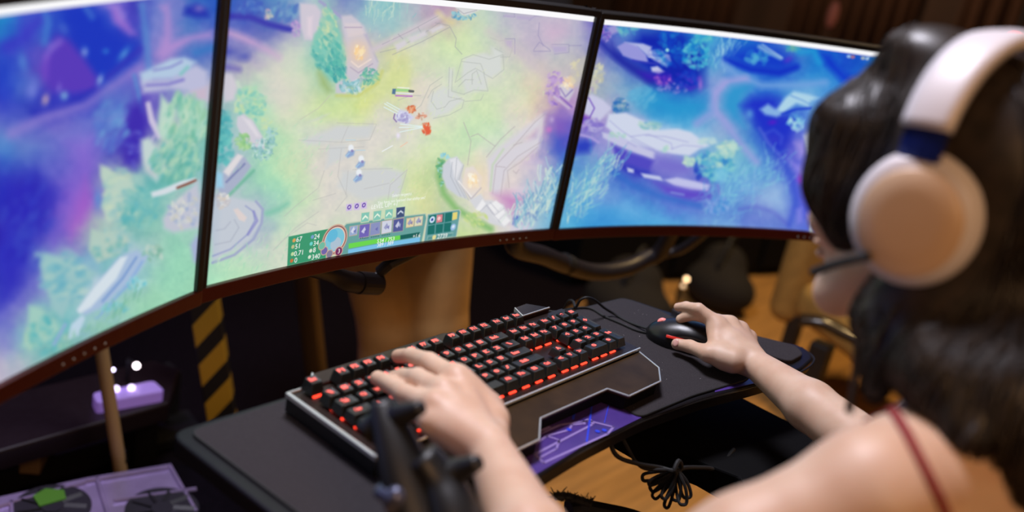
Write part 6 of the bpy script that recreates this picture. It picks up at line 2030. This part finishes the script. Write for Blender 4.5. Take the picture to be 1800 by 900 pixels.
# ------------------------------------------------------------------ headphones
hp = thing('headphones', 'white and beige over ear headphones worn by the player, with blue band hinge', 'headphones', tuple(hl(0, 0, 0.13)))
lf = -hr
cupL = np.array(dep(1600, 385, 0.708))
tocam = (CAM - cupL) / np.linalg.norm(CAM - cupL)
nL = lf * 0.50 + tocam * 0.60 - hf * 0.02
nL /= np.linalg.norm(nL)
off = cupL - Hc
cupR = Hc + off - 2 * hr * float(off @ hr) + hr * 0.0
cupR = Hc - hr * float(off @ hr) + hf * float(off @ hf) + hu * float(off @ hu)
nR = nL - 2 * hr * float(nL @ hr)
for c_, n_ in ((cupL, nL), (cupR, nR)):
    Mx = frame(c_, n_, hu)
    bm = NB()
    sxy = Matrix.Diagonal((1.04, 0.97, 1, 1))
    lathe(bm, [(0.043, -0.027), (0.0463, -0.023), (0.0478, -0.014), (0.0465, -0.008), (0.0415, -0.002), (0.0395, -0.0005)], Mx @ sxy, 48)
    cup = obj('ear_cup', bm, M['hp_shell'], hp, smooth=True, label='white outer ring')
    bm = NB()
    Ms = Mx @ Matrix.Translation((-0.003, 0.0, 0)) @ sxy
    lathe(bm, [(0.0375, -0.003), (0.0375, 0.0012), (0.036, 0.0030), (0.020, 0.0042), (0.0005, 0.0045)], Ms, 48)
    obj('cup_cover', bm, M['hp_face'], cup, smooth=True, label='beige disc')
    bm = NB()
    lathe(bm, [(0.035, -0.052), (0.041, -0.050), (0.043, -0.040), (0.042, -0.028), (0.037, -0.026)], Mx @ sxy, 40)
    obj('ear_cushion', bm, M['rubber'], hp, smooth=True)
    bm = NB()
    q1 = Mx @ Vector((0.046, 0.004, -0.004))
    box(bm, (0, 0, 0), (0.012, 0.020, 0.010), bev=0.003, M=Mx @ Matrix.Translation((0.048, 0.0, -0.010)))
    obj('yoke', bm, M['hp_face'], hp)
bm = NB()
a_, b_ = abs(float(off @ hr)) - 0.010, 0.1215
bf = float(off @ hf)


def bandpt(th, ex=0.0):
    u0 = float(off @ hu) + 0.035
    return Hc + lf * (a_ + ex) * math.cos(th) + hu * (u0 + (b_ + ex - u0) * math.sin(th)) + hf * (bf + 0.006 + 0.0 * math.sin(th))


def band(bm, t0, t1, wf, th_, n=40):
    rows = []
    for i in range(n + 1):
        t_ = t0 + (t1 - t0) * i / n
        w_ = wf(t_)
        row = []
        for (ex, sgn) in ((th_, -1), (th_ + 0.0015, -0.6), (th_ + 0.0025, 0), (th_ + 0.0015, 0.6), (th_, 1), (0.0, 0.9), (0.0, -0.9)):
            row.append(bm.verts.new(tuple(bandpt(t_, ex) + hf * sgn * w_ / 2)))
        rows.append(row)
    m_ = len(rows[0])
    for x, y in zip(rows[:-1], rows[1:]):
        for k in range(m_):
            bm.faces.new((x[k], x[(k + 1) % m_], y[(k + 1) % m_], y[k]))
    bm.faces.new(rows[0][::-1])
    bm.faces.new(rows[-1])


band(bm, math.radians(17), math.radians(163), lambda t_: 0.036 + 0.008 * math.sin(t_), 0.009)
obj('headband', bm, M['hp_shell'], hp, smooth=True, label='broad white band')
for t0 in (4, 162):
    bm = NB()
    band(bm, math.radians(t0), math.radians(t0 + 14), lambda t_: 0.033, 0.006, 8)
    obj('hinge', bm, M['blue_gloss'], hp, label='dark blue glossy hinge')
bm = NB()
sp = smooth_path([dep(1530, 450, .722), dep(1492, 458, .735), dep(1462, 466, .76), dep(1430, 478, .80)], 6)
tube(bm, sp, 0.0036, 8, flat=1.0)
obj('microphone_boom', bm, M['rubber'], hp)

# ------------------------------------------------------------------ background
def dd(px, py, s_):
    return tuple(map(float, dep(px, py, s_)))


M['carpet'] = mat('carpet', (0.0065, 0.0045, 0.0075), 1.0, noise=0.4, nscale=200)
M['carpet'].node_tree.nodes['Principled BSDF'].inputs['Specular IOR Level'].default_value = 0.05
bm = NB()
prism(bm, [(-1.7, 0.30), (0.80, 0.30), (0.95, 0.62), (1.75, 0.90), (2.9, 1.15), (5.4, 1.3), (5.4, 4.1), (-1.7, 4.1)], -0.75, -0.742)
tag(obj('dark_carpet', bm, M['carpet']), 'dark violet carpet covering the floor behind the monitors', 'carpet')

M['tan'] = mat('tan_paint', (0.42, 0.27, 0.11), 0.5)
bm = NB()
tube(bm, [dd(120, 230, 1.60), dd(178, 612, 1.76), dd(224, 905, 1.905)], [0.012, 0.012, 0.0125], 14)
pole = tag(obj('thin_pole', bm, M['tan']), 'thin tan pole standing below the left monitor, nearest of the poles', 'pole')
bm = NB()
tube(bm, [dd(207, 795, 1.853), dd(210, 812, 1.861)], 0.0145, 12)
obj('collar', bm, M['black_plastic'], pole)

# striped post
def stripe_material():
    m = bpy.data.materials.new('hazard_stripe')
    m.use_nodes = True
    nt = m.node_tree
    b = nt.nodes['Principled BSDF']
    tc = nt.nodes.new('ShaderNodeTexCoord')
    al = math.radians(50)
    v = np.array([0.64, -0.74, 0.19]) * -math.sin(al) + np.array([0, 0, 1.0]) * math.cos(al)
    dt = nt.nodes.new('ShaderNodeVectorMath')
    dt.operation = 'DOT_PRODUCT'
    dt.inputs[1].default_value = tuple(float(c) / 0.056 for c in v)
    fr_ = nt.nodes.new('ShaderNodeMath')
    fr_.operation = 'FRACT'
    gt = nt.nodes.new('ShaderNodeMath')
    gt.operation = 'GREATER_THAN'
    gt.inputs[1].default_value = 0.45
    mx = nt.nodes.new('ShaderNodeMix')
    mx.data_type = 'RGBA'
    mx.inputs[6].default_value = (0.01, 0.008, 0.005, 1)
    mx.inputs[7].default_value = (0.50, 0.27, 0.015, 1)
    nt.links.new(tc.outputs['Object'], dt.inputs[0])
    nt.links.new(dt.outputs['Value'], fr_.inputs[0])
    nt.links.new(fr_.outputs[0], gt.inputs[0])
    nt.links.new(gt.outputs[0], mx.inputs[0])
    nt.links.new(mx.outputs[2], b.inputs['Base Color'])
    b.inputs['Roughness'].default_value = 0.5
    return m


bm = NB()
p0, p1 = Vector(dd(330, 330, 1.85)), Vector(dd(392, 740, 2.05))
p2 = p1 + (p1 - p0) * ((p1.z + 0.742) / (p0.z - p1.z)) if p1.z > -0.742 else p1
d_ = (p2 - p0).normalized()
Mx = frame((p0 + p2) / 2, d_, Vector((0.8, -0.6, 0)))
box(bm, (0, 0, 0), (0.055, 0.055, (p2 - p0).length), bev=0.003, M=Mx)
tag(obj('striped_post', bm, stripe_material()), 'post with yellow and black warning stripes under the seam of the left monitors', 'post')

bm = NB()
p0, p1 = Vector(dd(528, 400, 2.1)), Vector(dd(556, 660, 2.3))
p2 = p1 + (p1 - p0) * ((p1.z + 0.742) / (p0.z - p1.z))
tube(bm, [p0, p1, p2], 0.026, 18)
tag(obj('metal_post', bm, mat('brown_grey', (0.18, 0.12, 0.06), 0.4, metal=0.3)), 'brownish grey round post between the striped post and the standing person', 'post')

# person standing behind the monitors, seen from the hips down
Sd = 1.95
hipL, hipR = np.array(dd(658, 400, Sd)), np.array(dd(764, 400, Sd))
kneeL, kneeR = np.array(dd(684, 575, Sd + .06)), np.array(dd(768, 570, Sd + .06))
ctr = (hipL + hipR) / 2
upv = np.array([0, 0, 1.0])
Q = Field((ctr[0] - 0.42, ctr[1] - 0.40, -0.76), (ctr[0] + 0.42, ctr[1] + 0.40, 1.02), 0.011)
legs = []
for hp_, kn in ((hipL, kneeL), (hipR, kneeR)):
    an = kn + (kn - hp_) * 0.9
    an = np.array([kn[0] + (kn[0] - hp_[0]) * .5, kn[1] + (kn[1] - hp_[1]) * .5, -0.70])
    legs.append((hp_, kn, an))
    Q.chain([hp_, kn, an], [0.07, 0.048, 0.033], 0.02)
    Q.cap(an + np.array([0, 0, -0.01]), an + np.array([-0.10, -0.10, -0.02]), 0.028, 0.022, 0.01)
Q.ell(ctr + upv * 0.08, (0.15, 0.11, 0.12), 0.03)
Q.ell(ctr + upv * 0.36, (0.17, 0.11, 0.22), 0.05)
sx = np.array([0.64, -0.74, 0]) / 0.98
Q.chain([ctr + upv * 0.52 - sx * .15, ctr + upv * 0.54, ctr + upv * 0.52 + sx * .15], [0.05, 0.06, 0.05], 0.03)
Q.cap(ctr + upv * 0.56, ctr + upv * 0.68, 0.05, 0.045, 0.03)
Q.ell(ctr + upv * 0.78, (0.075, 0.085, 0.11), 0.02)
for s_ in (-1, 1):
    Q.chain([ctr + upv * 0.52 + sx * .17 * s_, ctr + upv * 0.26 + sx * .22 * s_, ctr + upv * 0.14 + sx * .10 * s_ - np.array([0.09, 0.10, 0])], [0.045, 0.038, 0.026], 0.02)
V2, F2 = Q.mesh()
by = tag(npmesh('person', V2, F2, M['skin']), 'person in loose beige trousers standing in the dark behind the middle monitor', 'person')
T2 = Field((ctr[0] - 0.42, ctr[1] - 0.40, -0.72), (ctr[0] + 0.42, ctr[1] + 0.40, 0.20), 0.009)
for hp_, kn, an in legs:
    T2.chain([hp_, kn, an + np.array([0, 0, 0.03])], [0.080, 0.062, 0.055], 0.012)
T2.ell(ctr + upv * 0.07, (0.158, 0.118, 0.11), 0.03)
V2, F2 = T2.mesh()
npmesh('trousers', V2, F2, mat('beige_cloth', hexl(214, 172, 112), 0.9, noise=0.2, nscale=12), by)
T3 = Field((ctr[0] - 0.42, ctr[1] - 0.40, 0.0), (ctr[0] + 0.42, ctr[1] + 0.40, 0.75), 0.011)
T3.ell(ctr + upv * 0.34, (0.18, 0.125, 0.25), 0.05)
T3.chain([ctr + upv * 0.52 - sx * .15, ctr + upv * 0.53, ctr + upv * 0.52 + sx * .15], [0.062, 0.07, 0.062], 0.03)
for s_ in (-1, 1):
    T3.chain([ctr + upv * 0.52 + sx * .17 * s_, ctr + upv * 0.32 + sx * .21 * s_], [0.058, 0.052], 0.02)
V2, F2 = T3.mesh()
npmesh('shirt', V2, F2, mat('dark_cloth', (0.02, 0.02, 0.025), 0.9), by)
for hp_, kn, an in legs:
    bm = NB()
    tube(bm, smooth_path([an + np.array([0.02, 0.02, -0.012]), an + np.array([-0.05, -0.05, -0.014]), an + np.array([-0.12, -0.12, -0.02])], 4), 0.036, 12, flat=0.6)
    obj('shoe', bm, M['rubber'], by, smooth=True)

# violet lit computer part with two fans, on the floor
M['violet_metal'] = mat('violet_metal', (0.45, 0.36, 0.62), 0.35, metal=0.5, noise=0.2, nscale=20)
zt = -0.62
cs = [onz(-40, 880, zt), onz(152, 838, zt), onz(298, 814, zt), onz(352, 905, zt), onz(372, 960, zt), onz(-20, 1010, zt)]
pc = thing('fan_unit', 'violet lit metal box with two black fans on the carpet at the lower left', 'computer part', (float(np.mean([c[0] for c in cs])), float(np.mean([c[1] for c in cs])), -0.742))
bm = NB()
prism(bm, [(c[0], c[1]) for c in cs], -0.742, zt, 0.004, 2)
obj('housing', bm, M['violet_metal'], pc)
M['fan'] = mat('fan', (0.015, 0.015, 0.02), 0.5)
for fx, fy in ((92, 893), (285, 897)):
    c = onz(fx, fy, zt)
    bm = NB()
    lathe(bm, [(0.056, 0), (0.062, 0.0), (0.062, 0.004), (0.056, 0.004)], Matrix.Translation((c[0], c[1], zt)), 36)
    fr = obj('fan', bm, M['fan'], pc)
    bm = NB()
    for k in range(9):
        a = 2 * math.pi * k / 9
        box(bm, (0, 0, 0), (0.036, 0.016, 0.0012), M=Matrix.Translation((c[0] + .036 * math.cos(a), c[1] + .036 * math.sin(a), zt + .0035)) @ Matrix.Rotation(a, 4, 'Z') @ Matrix.Rotation(0.4, 4, 'X'))
    lathe(bm, [(0.018, 0.0), (0.018, 0.006)], Matrix.Translation((c[0], c[1], zt)), 20)
    obj('blades', bm, M['fan'], fr)
c = onz(84, 880, zt)
bm = NB()
prism(bm, [(c[0] - .022, c[1] - .016), (c[0] + .022, c[1] - .020), (c[0] + .030, c[1] + .004), (c[0] + .008, c[1] + .024), (c[0] - .018, c[1] + .016)], zt + .006, zt + .008)
obj('emblem', bm, mat('green_emblem', (0.07, 0.20, 0.02), 0.4, emit=(0.15, 0.5, 0.03), estr=0.06), pc, label='green emblem')
bm = NB()
for a, b in (((-10, 892), (150, 848)), ((170, 840), (190, 905)), ((20, 880), (24, 960)), ((298, 818), (345, 900)), ((150, 846), (296, 822)), ((345, 860), (200, 880))):
    A2, B2 = onz(*a, zt + .002), onz(*b, zt + .002)
    tube(bm, [tuple(A2), tuple(B2)], 0.004, 6)
obj('frame_rails', bm, M['violet_metal'], pc)

# dark bench with a violet glowing device, small lamps
bench = thing('equipment_bench', 'dark bench with reddish top in the shadow below the left monitor', 'bench', (0.75, 1.75, -0.742))
b0 = np.array(dd(190, 700, 1.93))
bm = NB()
tz = float(b0[2])
prism(bm, [tuple(onz(x, y, tz)[:2]) for x, y in ((-60, 700), (270, 625), (318, 640), (298, 700), (-20, 790))], tz - 0.05, tz - 0.01, 0.005, 2)
obj('top', bm, mat('bench_top', (0.012, 0.006, 0.007), 0.4), bench)
for x, y in ((0, 760), (250, 705), (290, 650)):
    bm = NB()
    p = onz(x, y, tz - .05)
    box(bm, (p[0], p[1], (tz - .05 - .742) / 2), (0.05, 0.05, tz - .05 + .742))
    obj('leg', bm, M['black_plastic'], bench)
bm = NB()
sh2 = [tuple(onz(x, y, -0.715)[:2]) for x, y in ((-80, 800), (330, 720), (360, 760), (0, 850))]
prism(bm, sh2, -0.735, -0.715)
obj('shelf', bm, M['black_plastic'], bench)
bm = NB()
p = onz(20, 795, -0.70)
box(bm, (p[0], p[1], -0.686), (0.13, 0.10, 0.055), rz=-0.7, bev=0.003)
tag(obj('cardboard_box', bm, mat('card', (0.30, 0.19, 0.09), 0.8)), 'small brown box on the dark shelf at the left edge of the picture', 'box')
dv = thing('lit_device', 'flat violet glowing device on the dark bench', 'device', (b0[0], b0[1], tz - .01))
bm = NB()
prism(bm, roundpoly([tuple(onz(x, y, tz + .015)[:2]) for x, y in ((162, 690), (270, 668), (290, 686), (170, 708))], 0.01), tz - .01, tz + .015, 0.003, 2)
obj('body', bm, mat('violet_glow', (0.4, 0.3, 0.7), 0.3, emit=hexl(120, 85, 165), estr=0.45), dv)
for x, y, nm_ in ((204, 684, 'lamp'), (231, 682, 'lamp')):
    bm = NB()
    p = onz(x, y, tz + .018)
    bmesh.ops.create_icosphere(bm, subdivisions=2, radius=0.007, matrix=Matrix.Translation(Vector(tuple(map(float, p)))))
    obj(nm_, bm, mat('lamp_violet', (1, 1, 1), 0.3, emit=(0.75, 0.6, 1.0), estr=2.5), dv)
for k, (x, y, r_, c_, s_, lb) in enumerate(((199, 650, .0035, (0.75, 0.65, 1.0), 6, 'left white spot lamp above the violet device'),
                                            (240, 643, .0065, (1.0, 0.85, 0.9), 6, 'right and larger white spot lamp above the violet device'))):
    t_ = thing('spot_lamp', lb, 'lamp', dd(x, y, 1.98), 'two small spot lamps above the violet device')
    bm = NB()
    bmesh.ops.create_icosphere(bm, subdivisions=3, radius=r_, matrix=Matrix.Translation(Vector(dd(x, y, 1.98))))
    obj('bulb', bm, mat('bulb_%s' % ('a', 'b')[k], (1, 1, 1), 0.3, emit=c_, estr=s_), t_)
    bm = NB()
    pz = dd(x, y, 1.98)
    tube(bm, [(pz[0], pz[1] + .01, pz[2]), (pz[0], pz[1] + .03, pz[2]), (pz[0], pz[1] + .03, tz - .012 if pz[2] > tz else pz[2] - .2)], 0.004, 8)
    obj('stand', bm, M['black_plastic'], t_)

# invented black cabinets, added to keep the view behind dark
_c = onz(1240, 486, -.74)
for (x0, y0, x1, y1, z1, lb) in ((-0.9, 2.35, 0.9, 2.75, 0.9, 'tall black cabinet added as dark backdrop behind the bench'), (0.95, 2.2, 2.2, 2.7, 0.75, 'wide black cabinet added as dark backdrop behind the standing person')):
    t_ = thing('backdrop_cabinet', lb, 'cabinet', ((x0 + x1) / 2, (y0 + y1) / 2, -0.742), 'black cabinets added as dark backdrop')
    bm = NB()
    box(bm, ((x0 + x1) / 2, (y0 + y1) / 2, (z1 - .742) / 2), (x1 - x0, y1 - y0, z1 + .742), bev=0.01)
    obj('carcass', bm, M['matte_black'], t_)
    for k in range(3):
        bm = NB()
        w_ = (x1 - x0) / 3
        box(bm, (x0 + w_ * (k + .5), y0 - .008, (z1 - .742) / 2), (w_ - .02, .016, z1 + .70), bev=0.004)
        dr = obj('door', bm, M['matte_black'], t_)
        bm = NB()
        box(bm, (x0 + w_ * (k + .15), y0 - .022, 0.0), (.012, .014, .12), bev=0.003)
        obj('handle', bm, M['black_plastic'], dr)

lc = thing('low_backdrop_cabinet', 'long low black cabinet added to darken the far edge of the warm lit floor', 'cabinet', (2.8, 0.95, -0.75))  # added block so the view past the lit floor goes black
bm = NB()
prism(bm, [(2.05, 1.06), (3.75, 0.49), (3.88, 0.87), (2.18, 1.44)], -0.742, -0.20, 0.01, 2)
obj('carcass', bm, M['matte_black'], lc)
for k in range(4):
    bm = NB()
    a_ = math.atan2(-0.57, 1.70)
    cx_, cy_ = 2.05 + 1.70 * (k + .5) / 4, 1.06 - 0.57 * (k + .5) / 4
    box(bm, (cx_ - .006, cy_ - .012, -0.47), (0.42, 0.016, 0.48), a_, bev=0.004)
    dr = obj('door', bm, M['matte_black'], lc)
    bm = NB()
    box(bm, (cx_ - .012, cy_ - .03, -0.30), (0.10, 0.014, 0.012), a_, bev=0.003)
    obj('handle', bm, M['black_plastic'], dr)

# armchair at the right
ac = thing('armchair', 'ochre upholstered armchair with black armrest, at the right behind the mouse hand', 'armchair', dd(1450, 600, 2.7)[:2] + (-0.75,))
M['ochre'] = mat('ochre_cloth', (0.42, 0.25, 0.06), 0.8, noise=0.2, nscale=30)
bcx = np.array(dd(1440, 520, 2.75))
rzc = math.atan2(-0.74, 0.64) + 0.35
MB_ = Matrix.Translation((float(bcx[0]), float(bcx[1]), 0)) @ Matrix.Rotation(rzc, 4, 'Z')
bm = NB()
box(bm, (0, 0, 0), (0.42, 0.10, 0.62), bev=0.045, seg=4, M=MB_ @ Matrix.Translation((0.17, 0.12, -0.22)))
obj('backrest', bm, M['ochre'], ac, smooth=True)
bm = NB()
box(bm, (0, 0, 0), (0.42, 0.42, 0.12), bev=0.04, seg=3, M=MB_ @ Matrix.Translation((0.20, -0.12, -0.44)))
obj('seat', bm, M['ochre'], ac, smooth=True)
ar0, ar1 = np.array(dd(1408, 562, 2.45)), np.array(dd(1500, 592, 2.40))
bm = NB()
tube(bm, smooth_path([ar0, ar0 * .6 + ar1 * .4 + np.array([0, 0, .012]), ar1, ar1 + (ar1 - ar0) * 1.2], 5), 0.026, 14, flat=0.6)
obj('armrest', bm, mat('armrest_black', (0.03, 0.02, 0.012), 0.25), ac, smooth=True)
ap = np.array(dd(1452, 590, 2.45))
bm = NB()
box(bm, (ap[0], ap[1], (ap[2] - .75) / 2 - .01), (0.05, 0.05, ap[2] + .73), bev=0.006)
obj('leg', bm, M['black_plastic'], ac)
for lx, ly in ((0.02, 0.08), (0.38, 0.08), (0.38, -0.30)):
    p = MB_ @ Vector((lx, ly, 0))
    bm = NB()
    box(bm, (p.x, p.y, -0.62), (0.04, 0.04, 0.26), bev=0.004)
    obj('leg', bm, M['black_plastic'], ac)

# dark bags / gear on the warm floor, with two small round lights
for k, (x, y, s_, r_, lb) in enumerate(((1255, 500, 3.0, 0.10, 'dark bag on the warm lit floor, left of the armchair'), (1095, 500, 2.7, 0.12, 'larger dark bag on the floor behind the mouse cable'))):
    p = onz(x, y + (40, 75)[k], -0.75)
    Fb = Field((p[0] - .25, p[1] - .25, -0.76), (p[0] + .25, p[1] + .25, -0.35), 0.012)
    Fb.ell((p[0], p[1], -0.67), (r_, r_ * 1.3, 0.085), 0.02)
    Fb.ell((p[0] + .05, p[1] + .03, -0.60), (r_ * .7, r_ * .8, 0.07), 0.03)
    V2, F2 = Fb.mesh()
    t_ = tag(npmesh('bag', V2, F2, mat('bag_cloth_%s' % 'ab'[k], (0.008, 0.006, 0.005), 0.9)), lb, 'bag', 'dark bags on the floor')
    bm = NB()
    tube(bm, smooth_path([(p[0] - .05, p[1], -.58), (p[0] - .02, p[1], -.50), (p[0] + .05, p[1] + .02, -.49), (p[0] + .08, p[1] + .03, -.56)], 5), 0.008, 8)
    obj('handle', bm, M['rubber'], t_)
for k, (x, y, r_, s_) in enumerate(((1207, 491, .0075, 3.5), (1201, 503, .006, 1.2))):
    t_ = thing('indicator_lamp', ('brighter warm round lamp glowing in the dark below the right monitor', 'dimmer warm lamp just below the brighter one')[k], 'lamp', dd(x, y, 3.0))
    bm = NB()
    bmesh.ops.create_icosphere(bm, subdivisions=3, radius=r_, matrix=Matrix.Translation(Vector(dd(x, y, 3.0))))
    obj('bulb', bm, mat('warm_bulb_%s' % 'ab'[k], (1, 1, 1), 0.3, emit=(1.0, 0.62, 0.3), estr=s_), t_)
    bm = NB()
    p = dd(x, y, 3.0)
    tube(bm, [(p[0] + .012, p[1] + .012, p[2]), (p[0] + .02, p[1] + .02, p[2] - .02), (p[0] + .02, p[1] + .02, -0.745)], 0.005, 8)
    obj('stand', bm, M['black_plastic'], t_)
t_ = thing('red_lamp', 'red glowing lamp at the top right behind the headphones', 'lamp', dd(1782, 74, 3.2))
bm = NB()
bmesh.ops.create_icosphere(bm, subdivisions=3, radius=0.028, matrix=Matrix.Translation(Vector(dd(1782, 74, 3.2))))
obj('bulb', bm, mat('red_bulb', (1, 0.05, 0.05), 0.3, emit=(1.0, 0.01, 0.015), estr=1.3), t_)
bm = NB()
p = dd(1782, 74, 3.2)
tube(bm, [(p[0], p[1], p[2] + .02), (p[0], p[1], 1.62)], 0.006, 8)
obj('rod', bm, M['black_plastic'], t_)

# brown curtains on the right wall and a made-up glowing shape for a pinkish blur before them
M['curtain'] = mat('curtain', (0.075, 0.035, 0.018), 0.85, noise=0.3)
for k, (y0, y1) in enumerate(((0.2, 1.1), (1.35, 2.1), (2.5, 3.4))):
    bm = NB()
    n = 60
    rows = []
    for i in range(n + 1):
        y = y0 + (y1 - y0) * i / n
        x = 5.5 + 0.045 * math.sin(i * 0.9)
        rows.append([bm.verts.new((x, y, -0.74)), bm.verts.new((x, y, 1.6)), bm.verts.new((x + .02, y, 1.6)), bm.verts.new((x + .02, y, -0.74))])
    for a, b in zip(rows[:-1], rows[1:]):
        for j in range(4):
            bm.faces.new((a[j], a[(j + 1) % 4], b[(j + 1) % 4], b[j]))
    bm.faces.new(rows[0][::-1])
    bm.faces.new(rows[-1])
    tag(obj('brown_curtain', bm, M['curtain'], smooth=True), ('brown curtain at the right end of the far wall', 'brown curtain between the other two on the far wall', 'brown curtain nearest the back corner')[k], 'curtain', 'brown curtains on the far wall')
t_ = thing('pink_blur', 'dim pinkish blur far behind the right monitor, its glow put in', 'blur', dd(1464, 30, 4.0))
p = dd(1464, 26, 4.0)
bm = NB()
bmesh.ops.create_uvsphere(bm, u_segments=20, v_segments=12, radius=1, matrix=Matrix.Translation(Vector(p)) @ Matrix.Diagonal((0.022, 0.022, 0.055, 1)))
obj('blur_body', bm, mat('pink_glow', (0.4, 0.15, 0.12), 0.6, emit=(0.5, 0.12, 0.08), estr=0.05), t_, smooth=True)  # faint emission added to an unidentified pinkish spot, not a lamp
bm = NB()
tube(bm, [(p[0], p[1], p[2] + .06), (p[0], p[1], 1.62)], 0.006, 8)
tube(bm, [(p[0], p[1], p[2] - .06), (p[0], p[1], p[2] - .35)], 0.016, 10)
obj('cord', bm, M['curtain'], t_)
